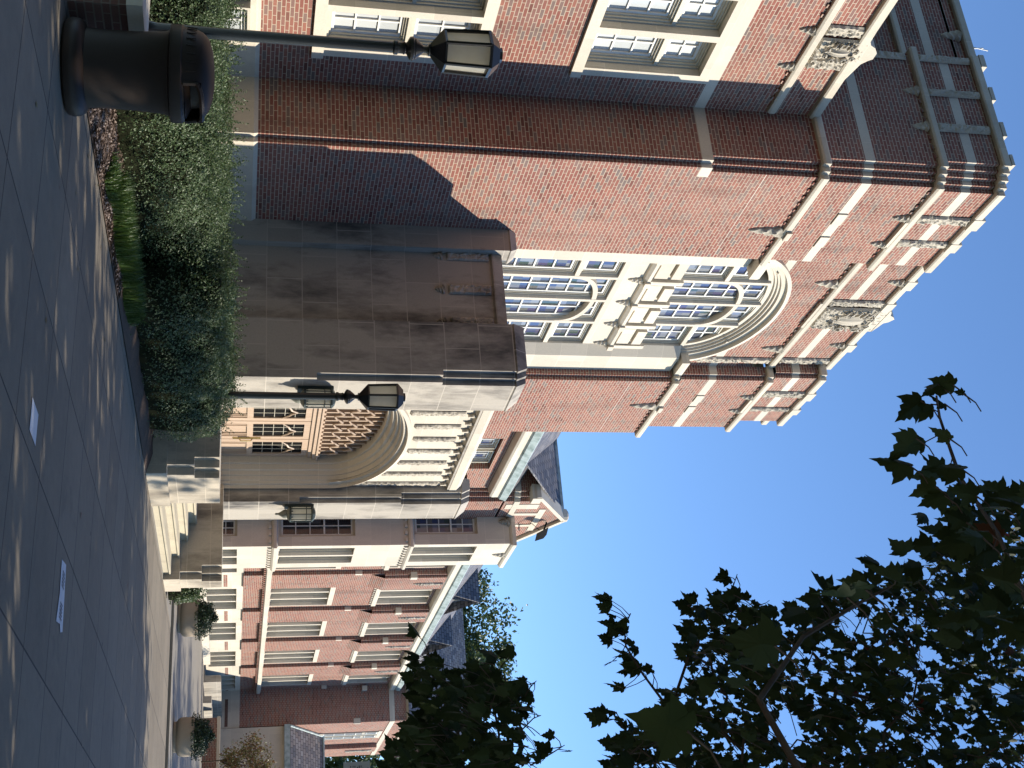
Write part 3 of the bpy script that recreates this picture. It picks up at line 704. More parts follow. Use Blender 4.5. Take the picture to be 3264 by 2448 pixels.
course(gs, [(35.6, 20), (35.6, 13.68), (35.72, 13.68), (35.72, 13.55), (35.85, 13.55), (35.85, 13.42), (39.4, 13.42)], [(0, 10.0), (.03, 10.02), (.03, 10.2), (0, 10.22)])
gs.build('gable_coping', STONE, HALL)
window('Y', 13.38, 37.1, 38.0, 9.9, 11.0, 2, 3, GLASSD, gd=.15)
by = MB()
fo = [(37.55+.82*i, 38.25+.82*i, z0, z1) for i in range(2) for z0, z1 in ((.2, 1.41), (2.70, 5.08), (6.96, 9.05))]
wall_open(by, 'Y', 12.5, 37.3, 39.5, -.2, 10.12, fo, .3)
so = [(12.85, 13.5, .7, 1.41), (12.82, 13.62, 2.70, 5.08), (12.85, 13.62, 6.96, 9.05)]
wall_open(by, 'X', 37.3, 12.5, 14.1, -.2, 10.12, so, .2)
by.face = 'N'; by.quad((39.5, 12.5, -.2), (39.5, 13.77, -.2), (39.5, 13.77, 10.12), (39.5, 12.5, 10.12)); by.quad((37.3, 12.5, 10.2), (39.5, 12.5, 10.2), (39.5, 14.1, 10.2), (37.3, 14.1, 10.2))
BL = [(37.3, 14.1), (37.3, 12.5), (39.5, 12.5), (39.5, 13.77)]
for z in (2.46, 6.76): course(by, BL, [(0, z), (.05, z+.02), (.10, z+.08), (.10, z+.16), (.02, z+.2), (0, z+.2)])
for z in (2.46, 6.76):
    for i in range(9): by.box(37.42+i*.24, 37.53+i*.24, 12.44, 12.5, z-.09, z)
    for i in range(6): by.box(37.24, 37.3, 12.6+i*.24, 12.71+i*.24, z-.09, z)
course(by, BL, [(0, 10.1), (.05, 10.13), (.09, 10.18), (.09, 10.30), (-.2, 10.34)])
by.build('bay_wall', STONEP, HALL)
for x0, x1, z0, z1 in fo: window('Y', 12.5, x0, x1, z0, z1, 2, 5 if z1-z0 > 2 else 3, GLASSB, gd=.28, rail=3)
for y0, y1, z0, z1 in so: window('X', 37.3, y0, y1, z0, z1, 2, 5 if z1-z0 > 2 else 2, GLASSL if z0 > 6 else GLASSD, gd=.18, rail=3)
pendant(38.4, 10.12, .42, .3, 'Y', 12.5, .12, 80); pendant(13.25, 10.12, .36, .32, 'X', 37.3, .22, 81)

# ---- right wing
ww = MB(); NB = 5; wx = [41.1+4.8*i for i in range(NB)]
op1 = [(x, x+2.6, 2.67, 5.14) for x in wx]+[(x, x+2.6, 6.72, 9.0) for x in wx]
wall_open(ww, 'Y', YM, 39.5, 63.5, 1.65, 9.16, op1, .34)
ww.face = 'N'
for i in range(NB):
    a, bb = wx[i]+2.6+.28, wx[i]+4.8-.25
    if a > 63: continue
    bb = min(bb, 63.5)
    walls(ww, [(a, YM), (a, YM-.14), (bb, YM-.14), (bb, YM)], 1.65, 9.14); walls(ww, [(a-.02, YM), (a-.02, YM-.20), (a+.1, YM-.20), (a+.1, YM-.30), (bb-.1, YM-.30), (bb-.1, YM-.14)], 6.80, 9.14)
    ww.quad((a+.1, YM-.14, 6.3), (bb-.1, YM-.14, 6.3), (bb-.1, YM-.30, 6.80), (a+.1, YM-.30, 6.80))
ww.build('wing_wall', BRICK, HALL)
ws = MB('Y', YM)
wall_open(ws, 'Y', YM-.04, 39.5, 63.5, -.2, 1.65, [(x, x+2.75, .2, 1.41) for x in wx], .36)
ws.p = YM
for x in wx:
    ws.box(x, x+2.6, -.02, .34, 4.95, 5.14)
    for z0, z1 in ((2.67, 4.95), (6.90, 9.0)):
        for k in (1, 2): ws.box(x+.8667*k-.06, x+.8667*k+.06, .02, .34, z0, z1)
    for k in (1, 2): ws.box(x+.9167*k-.06, x+.9167*k+.06, 0, .34, .2, 1.41)
    for q0, q1, zz0, zz1 in ((x, x+.07, 2.67, 4.95), (x+2.53, x+2.6, 2.67, 4.95), (x, x+.07, 6.90, 9.0), (x+2.53, x+2.6, 6.90, 9.0)): ws.box(q0, q1, -.015, .34, zz0, zz1)
    ws.box(x-.06, x+2.66, -.08, .34, 6.72, 6.90)
    for k in range(11): ws.box(x+.02+k*.24, x+.13+k*.24, -.05, 0, 6.64, 6.72)
    ws.box(x-.4, x-.02, -.147, .05, 7.75, 8.0); ws.box(x+2.84, x+3.1, -.33, -.1, 7.75, 8.0); ws.box(x+2.86, x+3.0, -.15, 0, 5.7, 5.95)
ws.face = 'N'
course(ws, [(39.5, YM), (63.5, YM)], [(.0, 2.43), (.22, 2.45), (.26, 2.48), (.26, 2.64), (.02, 2.69), (0, 2.69)])
course(ws, [(28.4, YM), (35.6, YM)], [(0, 9.12), (.26, 9.16), (.30, 9.22), (.30, 9.42), (.1, 9.45)]); course(ws, [(39.5, YM), (63.5, YM)], [(0, 9.12), (.26, 9.16), (.32, 9.22), (.32, 9.42), (.1, 9.45)])
ws.build('stone_trim', STONEP, HALL)
comb(39.6, 63.4, YM-.20, YM-.1, 2.44, .07, .24, .12)
bs = MB('Y', YM-.045)
for x in wx: bs.box(x+3.05, x+4.5, -.003, .02, .94, 1.08)
bs.build('brick_inlay', BRICK, HALL)
for j, x in enumerate(wx):
    if j == 0: continue
    for k in range(3):
        a0, a1 = x+.8667*k+(.06 if k else .07), x+.8667*(k+1)-(.06 if k < 2 else .07)
        window('Y', YM, a0, a1, 2.70, 4.95, 2, 5, GLASSB, gd=.30, rail=3, casing=.05); window('Y', YM, a0, a1, 6.92, 9.0, 2, 5, GLASSB, gd=.30, rail=3, casing=.05)
        a0, a1 = x+.9167*k+(.06 if k else 0), x+.9167*(k+1)-(.06 if k < 2 else 0)
        window('Y', YM-.04, a0, a1, .22, 1.41, 2, 2, GLASSB, gd=.30, casing=.05)
    if j < NB: 
        xc = x-1.1; pendant(xc, 8.3, .36, .22, 'Y', YM-.30, .1, j+90); carve('carved_panel', 'Y', YM-.31, xc-.1, xc+.1, 8.3, 9.1, .05, j+3)
# roofs
PITCH = .82; RY, RZ = 13.42, 9.70; RIDGE = 16.5
def roofz(y): return RZ+(y-RY)*PITCH
rf = MB()
def slab(p, t=.06):
    n = len(p); rf.add([tuple(q) for q in p]+[(q[0], q[1], q[2]-t) for q in p], [tuple(range(n)), tuple(range(2*n-1, n-1, -1))]+[(i, (i+1) % n, n+(i+1) % n, n+i) for i in range(n)])
slab([(28.4, RY, RZ), (66, RY, RZ), (66, RIDGE, roofz(RIDGE)), (28.4, RIDGE, roofz(RIDGE))]); slab([(28.4, RIDGE, roofz(RIDGE)), (66, RIDGE, roofz(RIDGE)), (66, 19.6, RZ), (28.4, 19.6, RZ)])
PR = 12.02; PS = .50      # pavilion roof ridge and slope
def pz(x): return PR-abs(x-37.5)*PS
def yv(x): return RY+(pz(x)-RZ)/PITCH
slab([(37.5, 13.6, PR), (37.5, yv(37.5)+.2, PR), (33.2, yv(33.2), pz(33.2)), (35.3, 13.6, pz(35.3))]); slab([(37.5, 13.6, PR), (39.8, 13.6, pz(39.8)), (41.8, yv(41.8), pz(41.8)), (37.5, yv(37.5)+.2, PR)])
for xd in (49.1, 56.3):
    zt, zb, hw, fy = 11.34, 9.95, 1.25, 14.15
    yb = RY+(zt-RZ)/PITCH+.1
    for sx in (-1, 1):
        slab([(xd, fy-.25, zt), (xd, yb, zt), (xd+sx*hw, RY+(zb-RZ)/PITCH, zb), (xd+sx*hw, fy-.25, zb)], .07)
# cross wing roof
slab([(63.2, 11.6, 10.15), (63.2, 20, 10.15), (68.5, 20, 14.2), (68.5, 11.6, 14.2)]); slab([(68.5, 11.6, 14.2), (68.5, 20, 14.2), (73.8, 20, 10.15), (73.8, 11.6, 10.15)])
rf.build('roof', SLATE, HALL)
for xd in (49.1, 56.3): MB().vprism([(xd-1.1, 9.95), (xd, 11.18), (xd+1.1, 9.95)], 14.12, 14.3).build('dormer', SLATE, HALL)
for xd in (49.1, 56.3):
    lv = MB('Y', 14.12)
    lv.box(xd-.3, xd+.3, -.02, .02, 9.98, 10.02); lv.box(xd-.3, xd-.26, -.02, .02, 10.02, 10.6); lv.box(xd+.26, xd+.3, -.02, .02, 10.02, 10.6); lv.box(xd-.3, xd+.3, -.02, .02, 10.6, 10.64)
    for k in range(5): lv.box(xd-.26, xd+.26, -.015, .0, 10.05+k*.11, 10.12+k*.11)
    lv.build('louvre', VERDI, HALL)
gt = MB()
for x0, x1 in ((28.4, 35.6), (39.5, 63.3)):
    gt.add([(x, y, z) for x in (x0, x1) for y, z in ((13.47, 9.42), (13.40, 9.47), (13.36, 9.60), (13.34, 9.66), (13.38, 9.69), (13.62, 9.86), (13.62, 9.42))], [(i, (i+1) % 7, 7+(i+1) % 7, 7+i) for i in range(7)]+[tuple(range(6, -1, -1)), tuple(range(7, 14))])
gt.box(37.42, 37.58, 13.75, 17.0, 11.98, 12.07); gt.build('gutter', COPPER, HALL)
# cross wing
cw = MB(); walls(cw, [(63.5, 14), (63.5, 11.9), (73.5, 11.9), (73.5, 20)], 1.65, 9.14); walls(cw, [(63.5, 20), (63.5, 11.9), (73.5, 11.9), (73.5, 20)], 9.4, 10.1)
cw.vprism([(63.5, 10.1), (68.5, 14.0), (73.5, 10.1)], 11.9, 12.1)
walls(cw, [(69.6, 11.9), (69.6, 11.66), (71.0, 11.66), (71.0, 11.9)], 1.65, 9.1); cw.build('cross_wing_wall', BRICK, HALL)
cs = MB(); course(cs, [(63.5, 13.73), (63.5, 11.9), (73.5, 11.9)], [(.03, -.2), (.03, 1.63), (0, 1.65)])
course(cs, [(63.5, 20), (63.5, 11.9), (73.5, 11.9)], [(0, 9.14), (.03, 9.14), (.03, 9.4), (0, 9.4)]); course(cs, [(63.5, 20), (63.5, 11.9), (73.5, 11.9)], [(0, 10.0), (.12, 10.04), (.12, 10.14), (0, 10.16)])
cs.box(63.44, 63.6, 11.84, 12.1, 7.3, 7.65); cs.box(66.0, 67.9, 11.83, 11.9, 5.72, 5.9); cs.box(66.0, 67.9, 11.86, 11.9, 8.85, 9.05); cs.box(66.82, 67.02, 11.87, 11.97, 5.9, 8.85); cs.box(66.05, 67.85, 11.872, 11.97, 8.0, 8.15)
cs.build('stone_trim', STONE, HALL)
b_ = MB('X', 63.465); b_.box(11.95, 13.3, 0, .02, .93, 1.08); b_.build('brick_inlay', BRICKD, HALL)
for k in range(2): window('Y', 11.80, 66.1+k*.92, 66.82+k*.92, 5.9, 8.85, 2, 5, GLASSB, gd=.09, casing=.06, rail=3)
carve('carved_panel', 'Y', 11.64, 70.2, 70.5, 7.4, 8.9, .05, 77)

# ------------------------------------------------------------------ annex, low walls
ANX = thing('stone_annex', (63.4, 9, 0), 'low plain stone annex with slate roof and green gutter at the far right', 'building')
a = MB(); a.box(63.4, 70, 3, 11.85, -.2, 3.86); a.build('wall', STONE, ANX)
a = MB(); a.add([(63.15, 2.8, 4.1), (63.15, 11.85, 4.1), (66.6, 11.85, 5.95), (66.6, 2.8, 5.95), (70, 2.8, 4.1), (70, 11.85, 4.1)], [(0, 1, 2, 3), (3, 2, 5, 4), (1, 5, 2), (0, 3, 4)]); a.build('roof', SLATE, ANX)
a = MB(); a.box(63.05, 63.4, 2.8, 11.88, 3.84, 4.12); a.tube([(63.2, 11.83, 4.14), (66.6, 11.83, 5.99)], .06, 6); a.tube([(66.6, 11.85, 5.99), (66.6, 2.8, 5.99)], .06, 6); a.build('gutter', COPPER, ANX)
LW = thing('low_brick_wall', (57, 8, 0), 'low red brick wall with stone cap in front of the stone annex', 'wall')
a = MB(); a.box(57, 57.4, 2, 11.15, 0, .66); a.build('brickwork', BRICK, LW); a = MB(); a.box(56.95, 57.45, 2, 11.2, .66, .80); a.build('cap', STONE, LW)
LS = MB(); LS.box(55.5, 63.35, 11.5, 11.8, 0, .42); LS.box(55.5, 63.35, 12.4, 12.7, .0, .80)
tag(LS.build('stone_kerb', STONEW), 'stepped low stone kerbs at the foot of the dark brick side wall', 'kerb')  # darker stone stands in for tree shade on the kerbs
a = MB(); a.box(40, 55, 13.05, 13.35, 0, .34); 
tag(a.build('stone_edging', STONEP), 'pale low stone edging along the foot of the far brick wing', 'kerb')

# ------------------------------------------------------------------ entrance steps
ST = thing('entrance_steps', (22.3, 7.6, 0), 'stone entrance steps between two notched cheek walls before the porch', 'steps')
STEPM = mat_stone('step_stone', (.56, .49, .36), (.32, .27, .20), .55, 1.6, 9)
s_ = MB()
for i in range(4): s_.box(20.2, 24.42, 7.62+.36*i, 7.62+.36*(i+1)+.02, -.1, .155*(i+1)); s_.box(20.2, 24.42, 7.59+.36*i, 7.62+.36*i, .155*(i+1)-.035, .155*(i+1)-.003)
s_.box(19.9, 24.9, 9.06, 10.5, -.1, .617); s_.build('tread', STEPM, ST)
for nm, x0, x1 in (('L', 18.78, 20.2), ('R', 24.42, 25.12)):
    c = MB()
    for z0, z1, n in ((0, .32, -1), (.32, .74, 1), (.74, 1.0, 2)):
        if n < 0: p = [(x0-.06, PY+.2), (x0-.06, 7.5), (x1+.06 if nm == 'R' else x1, 7.5), (x1+.06 if nm == 'R' else x1, PY+.2)]
        else:
            p = [(x0, PY+.2), (x0, 7.55+.13*n)]
            for k in range(n): p += [(x0+.13*(k+1), 7.55+.13*(n-k)), (x0+.13*(k+1), 7.55+.13*(n-k-1))]
            p += [(x1, 7.55), (x1, PY+.2)]
        c.prism(p, z0, z1)
    c.prism([(x0, PY+.2), (x0, 7.81), (x0+.13, 7.81), (x0+.13, 7.68), (x0+.26, 7.68), (x0+.26, 7.55), (x1, 7.55), (x1, PY+.2)], 1.0, 1.13)
    c.build('cheek_wall', mat_stone('cheek_stone', (.58, .50, .39), (.13, .11, .09), .8, .9, .45), ST)

# ------------------------------------------------------------------ wall lanterns
def wall_lantern(x, y, z, label):
    t = thing('wall_lantern', (x, y, z), label, 'lantern', 'bronze lanterns on the porch piers')
    m = MB(); n = 8
    yc = y-.19
    R = .165
    m.box(x-.09, x+.09, y-.05, y, z-.1, z+.52)
    for zz in (.0, .46): m.lathe(x, yc, [(R-.015, z+zz), (R+.012, z+zz+.012), (R+.012, z+zz+.035), (R-.015, z+zz+.045)], n, rot=pi/8)
    m.lathe(x, yc, [(R-.01, z+.505), (R-.04, z+.535), (.05, z+.56)], n, rot=pi/8)
    for k in range(n):
        a = 2*pi*k/n+pi/8; m.tube([(x+R*cos(a), yc+R*sin(a), z+.04), (x+R*cos(a), yc+R*sin(a), z+.47)], .011, 5); m.tube([(x+R*cos(a), yc+R*sin(a), z+.36), (x+R*cos(a+pi/4), yc+R*sin(a+pi/4), z+.36)], .008, 4)
    for k in range(16):
        a = 2*pi*k/16; m.box(x+R*cos(a)-.01, x+R*cos(a)+.01, yc+R*sin(a)-.01, yc+R*sin(a)+.01, z+.045, z+.075)
    m.build('frame', VERDI, t)
    g = MB(); g.lathe(x, yc, [(R-.018, z+.04), (R-.018, z+.47)], n, rot=pi/8); g.build('glass', LAMPG, t)
    f = MB(); f.lathe(x, yc, [(.012, z-.30), (.025, z-.27), (.022, z-.23), (.05, z-.18), (.085, z-.13), (.10, z-.08), (.09, z-.05), (.13, z-.02), (.16, z)], 12); f.build('finial', mat_plain('bronze_carved', (.20, .20, .16), .6, .3, .5, 25), t, smooth=True)
    return t
wall_lantern(19.36, PY, 2.50, 'bronze wall lantern on the left porch pier, partly behind the lamp post')
wall_lantern(25.18, PY, 2.50, 'bronze wall lantern on the sunlit right porch pier beyond the doors')
FL = MB(); FL.add([(37.6, 13.0, 11.25), (37.95, 12.85, 11.25), (38.05, 13.05, 11.55), (37.7, 13.2, 11.55), (37.62, 12.95, 11.1), (37.97, 12.8, 11.1), (38.15, 12.95, 11.45), (37.8, 13.1, 11.45)], [(0, 1, 2, 3), (4, 7, 6, 5), (0, 4, 5, 1), (1, 5, 6, 2), (2, 6, 7, 3), (3, 7, 4, 0)]); FL.tube([(37.85, 13.1, 11.4), (37.7, 13.38, 11.5)], .03, 6)
FL.tube([(37.75, 13.1, 11.25), (37.5, 13.25, 10.95), (37.9, 13.36, 10.6), (38.6, 13.39, 10.75)], .012, 5)
tag(FL.build('floodlight', DARK), 'small black floodlight fixed high on the brick gable', 'floodlight')

# ------------------------------------------------------------------ lamp posts
def lamp_post(x, y, label):
    t = thing('lamp_post', (x, y, 0), label, 'lamp post', 'black lamp posts by the hedge')
    m = MB(); m.lathe(x, y, [(.12, 0), (.12, .06), (.09, .10), (.085, .55), (.07, .60), (.062, .66), (.054, 1.2), (.050, 2.80)], 16)
    m.build('pole', BLACKM, t, smooth=True)
    m = MB(); m.lathe(x, y, [(.050, 2.79), (.068, 2.80), (.068, 2.83), (.054, 2.84), (.054, 2.88), (.062, 2.895), (.05, 2.91), (.056, 2.92), (.085, 2.935), (.108, 2.95), (.112, 2.975), (.098, 2.99), (.10, 3.0), (.05, 3.06), (.03, 3.08), (.034, 3.12), (.06, 3.125), (.06, 3.14)], 20); m.build('collar', BLACKM, t, smooth=True)
    n = 6; r0 = radians(16)
    m = MB(); m.lathe(x, y, [(.055, 3.14), (.195, 3.255), (.205, 3.265), (.205, 3.285), (.18, 3.285)], n, rot=r0)
    m.lathe(x, y, [(.19, 3.69), (.222, 3.69), (.222, 3.715), (.125, 3.80), (.07, 3.80), (.07, 3.835), (.02, 3.84)], n, rot=r0)
    for k in range(n):
        a = 2*pi*k/n+r0; m.tube([(x+.19*cos(a), y+.19*sin(a), 3.27), (x+.205*cos(a), y+.205*sin(a), 3.70)], .019, 5)
    m.build('lantern_frame', BLACKM, t)
    g = MB(); g.lathe(x, y, [(.172, 3.285), (.186, 3.69)], n, rot=r0, cap=False); g.build('glass', LAMPG, t)
    return t
L1 = lamp_post(8.95, 7.90, 'tall black lamp post with six-sided lantern behind the litter bin')
L2 = copy_tree(L1); L2.location = (17.2, 8.17, 0); L2.scale = (1.03, 1.03, 1.03); L2['label'] = 'tall black lamp post rising from the hedge in front of the porch door'

# ------------------------------------------------------------------ litter bin
BN = thing('litter_bin', (8.44, 6.98, 0), 'dark brown round litter bin with domed lid standing on the pavement', 'bin')
x, y = 8.44, 6.98
m = MB(); m.lathe(x, y, [(.36, 0), (.39, .02), (.40, .06), (.395, .11), (.37, .15), (.325, .17), (.318, .30), (.322, .55), (.338, .78), (.355, .83)], 48); m.build('body', BROWNM, BN, smooth=True)
m = MB(); m.lathe(x, y, [(.345, .82), (.40, .835), (.405, .86), (.405, .925), (.395, .935)], 48); m.build('rim', BROWNM, BN, smooth=True)
m = MB(); N = 96; prof = [(.393, .935), (.388, .95), (.383, .985), (.376, 1.02), (.366, 1.055), (.350, 1.09), (.325, 1.12), (.28, 1.148), (.20, 1.172), (.10, 1.184), (.02, 1.187)]
vs = []; fs = []
cen = -pi/2; half = radians(40)
for i, (r, z) in enumerate(prof):
    for k in range(N):
        a = 2*pi*k/N
        vs.append((x+r*cos(a), y+r*sin(a), z))
for i in range(len(prof)-1):
    for k in range(N):
        a = 2*pi*(k+.5)/N; da = abs((a-cen+pi) % (2*pi)-pi)
        if 1 <= i <= 4 and da < half: continue
        fs.append((i*N+k, i*N+(k+1) % N, (i+1)*N+(k+1) % N, (i+1)*N+k))
m.add(vs, fs)
for k in range(N):
    a = 2*pi*(k+.5)/N; da = abs((a-cen+pi) % (2*pi)-pi)
    if da > half+.12 and k % 3 == 0:
        m.tube([(x+.388*cos(a), y+.388*sin(a), .965), (x+.382*cos(a), y+.382*sin(a), 1.045)], .006, 4)
LID = m.build('lid', BROWNM, BN, smooth=True)
m = MB()     # hooded opening
arc = [cen-half+2*half*i/16 for i in range(17)]
m.strip([(x+.37*cos(a), y+.37*sin(a), .955) for a in arc], [(x+.28*cos(a), y+.28*sin(a), 1.0) for a in arc]); m.strip([(x+.28*cos(a), y+.28*sin(a), 1.0) for a in arc], [(x+.26*cos(a), y+.26*sin(a), 1.13) for a in arc])
m.tube([(x+.372*cos(a), y+.372*sin(a), 1.095-.04*abs((a-cen)/half)**4) for a in arc], .022, 6); m.tube([(x+.39*cos(arc[0]), y+.39*sin(arc[0]), .945), (x+.372*cos(arc[0]), y+.372*sin(arc[0]), 1.06)], .018, 6); m.tube([(x+.39*cos(arc[-1]), y+.39*sin(arc[-1]), .945), (x+.372*cos(arc[-1]), y+.372*sin(arc[-1]), 1.06)], .018, 6)
m.build('opening', BROWNM, LID)
m = MB(); m.lathe(x, y, [(.25, .9), (.25, 1.13)], 24); m.build('dark_cavity', DARK, BN)  # black drum stands in for the dark inside behind the opening

# low brick planter wall behind the bin
BP = thing('brick_planter', (8.3, 8.5, 0), 'low dark brick planter wall with pale stone cap behind the bin', 'planter')
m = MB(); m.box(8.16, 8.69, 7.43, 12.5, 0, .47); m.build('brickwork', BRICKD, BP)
m = MB(); m.box(8.12, 8.73, 7.40, 12.6, .47, .60); m.build('cap', STONE, BP)
# ------------------------------------------------------------------ foliage
def leaf_quad(mb, p, n, L, W, roll):
    n = n.normalized(); ref = Vector((0, 0, 1)) if abs(n.z) < .9 else Vector((1, 0, 0))
    u = n.cross(ref).normalized(); v = n.cross(u); u, v = u*cos(roll)+v*sin(roll), v*cos(roll)-u*sin(roll)
    k = n*(W*.35)
    q = [p-u*L, p+v*W+k*.6, p+u*L, p-v*W+k*.6]
    i = len(mb.v); mb.v += [tuple(x) for x in q]; mb.f += [(i, i+1, i+2, i+3)]
def rv():
    while True:
        v = Vector((random.uniform(-1, 1), random.uniform(-1, 1), random.uniform(-1, 1)))
        if .05 < v.length < 1: return v.normalized()

def shrub(name, label, cat, x0, x1, y0, y1, h, nleaf, L, mat, zb=.05, seed=0, shoots=120, top=None, group=None):
    "hedge-like bush: solid dark core for the shaded inside, a skin of many small leaves, loose shoots on top"
    t = thing(name, ((x0+x1)/2, (y0+y1)/2, 0), label, cat, group)
    def surf(u, v):
        "u along, v over the profile from front foot (0) over the top to back foot (1)"
        x = x0+(x1-x0)*u; e = min(1, min(u, 1-u)*(x1-x0)/.45)**.5; q = Vector((x*1.3, v*3, seed))
        bul = noise.noise(q)*.16+noise.noise(q*3.1)*.07+noise.noise(q*8)*.03
        a = pi*v; ca, sa = cos(a), sin(a)
        px = abs(ca)**.6*(1 if ca > 0 else -1); pzv = sa**.55
        hh = (top(x) if top else h)*(.55+.45*e)
        yc = (y0+y1)/2; ry = (y1-y0)/2*(.5+.5*e)
        return Vector((x, yc-px*(ry+bul), zb+pzv*(hh+bul*.8)))
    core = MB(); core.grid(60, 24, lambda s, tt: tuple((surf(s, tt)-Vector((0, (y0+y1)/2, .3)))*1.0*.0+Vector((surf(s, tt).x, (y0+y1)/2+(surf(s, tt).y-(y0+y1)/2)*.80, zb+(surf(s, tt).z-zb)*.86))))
    core.build('dark_core', mat_plain('bush_inside', (.014, .016, .008), .95, .05, .6, 12), t, smooth=True)  # solid dark hull stands in for shade between the leaves
    lf = MB()
    for i in range(nleaf):
        u = random.random(); v = random.random()**.85*.85; p = surf(u, v)
        c = Vector((p.x, (y0+y1)/2, zb+.35)); out = (p-c).normalized()
        p = p-out*(random.random()**2*.22)+rv()*.02+out*.02
        leaf_quad(lf, p, out+rv()*.9+Vector((0, 0, .3)), L*random.uniform(.7, 1.25), L*random.uniform(.4, .65), random.uniform(0, 6.28))
    for i in range(shoots):
        u = random.random(); v = random.uniform(.2, .62); p = surf(u, v); d = (Vector((0, -.25, 1))+rv()*.55).normalized(); n = random.randint(4, 13)
        for k in range(n):
            q = p+d*(k*.022); side = rv()
            for _ in range(2): leaf_quad(lf, q+rv()*.014, side+rv(), L*random.uniform(.6, 1.0), L*.5, random.uniform(0, 6.28))
    lf.build('foliage', mat, t, fix=False); return t
shrub('hedge', 'clipped sunlit green hedge behind the bin, against the brick tower', 'hedge', 8.95, 15.0, 8.32, 10.0, 1.15, 78000, .016, HEDGE, seed=1, shoots=420)
shrub('bush', 'rounded shaded green bush at the right end of the hedge before the steps', 'bush', 13.7, 18.45, 7.78, 9.35, 1.24, 46000, .018, HEDGE, seed=5, shoots=260)
shrub('bush', 'green bush below the sunlit window behind the brick planter', 'bush', 8.85, 12.4, 10.6, 12.6, 1.18, 22000, .022, HEDGE, seed=8, shoots=160)
shrub('bush', 'small bright green shrub beside the right cheek wall of the steps', 'bush', 25.18, 26.0, 7.45, 8.1, .62, 3200, .03, HEDGE, seed=11, shoots=30)

def planter(x, y, label):
    t = thing('planter', (x, y, .06), label, 'planter', 'round stone planters on the terrace')
    m = MB(); m.lathe(x, y, [(.30, .06), (.35, .07), (.35, .13), (.36, .135), (.40, .16), (.435, .21), (.445, .27), (.44, .52), (.43, .535), (.40, .535), (.39, .48)], 40); m.build('bowl', PLANTST, t, smooth=True)
    lf = MB()
    for i in range(7000):
        a = random.uniform(0, 2*pi); e = random.random(); th = random.random()*pi/2
        q = Vector((cos(a)*sin(th), sin(a)*sin(th), cos(th))); r = .47*(1+.28*noise.noise(q*3+Vector((x, 0, 0)))+.12*noise.noise(q*9))*random.uniform(.55, 1.08)
        p = Vector((x, y, .47))+Vector((q.x*r, q.y*r, q.z*r*.95)); leaf_quad(lf, p, q+rv()*.9, random.uniform(.018, .034), .014, random.uniform(0, 6.28))
    lf.build('foliage', DARKL, t, fix=False); return t
P1 = planter(29.95, 8.25, 'round stone planter of dark shrubs nearer the entrance steps')
P2 = copy_tree(P1); P2.location = (29.95, 5.45, .06); P2['label'] = 'round stone planter of dark shrubs farther right, before the brick wall'

# distant and shading trees: tapered trunk, limbs, crown of leaf clumps
def tree(name, label, x, y, trunk_h, crown, nclump, per, L, mat, seed=0, group=None, spread=.55, tk=1.0):
    rnd = random.Random(seed); t = thing(name, (x, y, 0), label, 'tree', group)
    cx_, cy_, cz_, rx, ry, rz = crown
    m = MB(); m.tube([(x, y, 0), (x+.03, y, trunk_h*.5), (x+.1, y+.05, trunk_h), (cx_, cy_, cz_+rz*.4)], [.22*tk, .17*tk, .14*tk, .03*tk], 10)
    cl = []
    while len(cl) < nclump:
        q = Vector((rnd.uniform(-1, 1), rnd.uniform(-1, 1), rnd.uniform(-1, 1)))
        if q.length > 1 or q.length < .25: continue
        if noise.noise(q*2.2+Vector((seed*3.3, 0, 0))) < -.12: continue
        cl.append(Vector((cx_+q.x*rx, cy_+q.y*ry, cz_+q.z*rz)))
    for p in cl[:26]: m.tube([(x+.08, y, trunk_h*.85), tuple((Vector((x, y, trunk_h))+p)/2+Vector((0, 0, .2))), tuple(p)], [.07*tk, .045*tk, .012*tk], 6)
    m.build('trunk', BARK, t)
    lf = MB()
    for p in cl:
        for k in range(per):
            d = Vector((rnd.gauss(0, 1), rnd.gauss(0, 1), rnd.gauss(0, .7)))*spread*.5
            q = p+d; n = Vector((rnd.uniform(-1, 1), rnd.uniform(-1, 1), rnd.uniform(-.3, 1)))
            s = L*rnd.uniform(.7, 1.3); leaf_quad(lf, q, n, s, s*.6, rnd.uniform(0, 6.28))
    lf.build('crown', mat, t, fix=False); return t
GR = 'trees rising behind the far brick wing'
tree('tree', 'dark green tree with yellowing leaves rising behind the far wing roof', 86, 21.5, 7, (86, 21.5, 14.8, 5.5, 5.6, 6.2), 260, 90, .16, FARL, 3, GR, 1.05)
tree('tree', 'yellow-green tree beyond the cross wing at the right', 92, 15.5, 6, (92, 15.5, 12.5, 4.5, 4.5, 5.5), 110, 60, .18, FARL, 4, GR, 1.3)
tree('tree', 'green tree behind the slate annex roof at the right edge', 82, 9.5, 4, (82, 9.5, 7.0, 4.5, 4.0, 4.6), 110, 40, .26, TREEL, 6, GR, 1.2)
tree('small_tree', 'thin young tree with red and yellow leaves before the stone annex', 55.3, 9.0, 1.0, (55.3, 8.8, 2.0, .8, 1.15, 1.05), 120, 34, .05, REDL, 9, None, .36, .16)
GS = 'shade trees along the open side of the pavement'
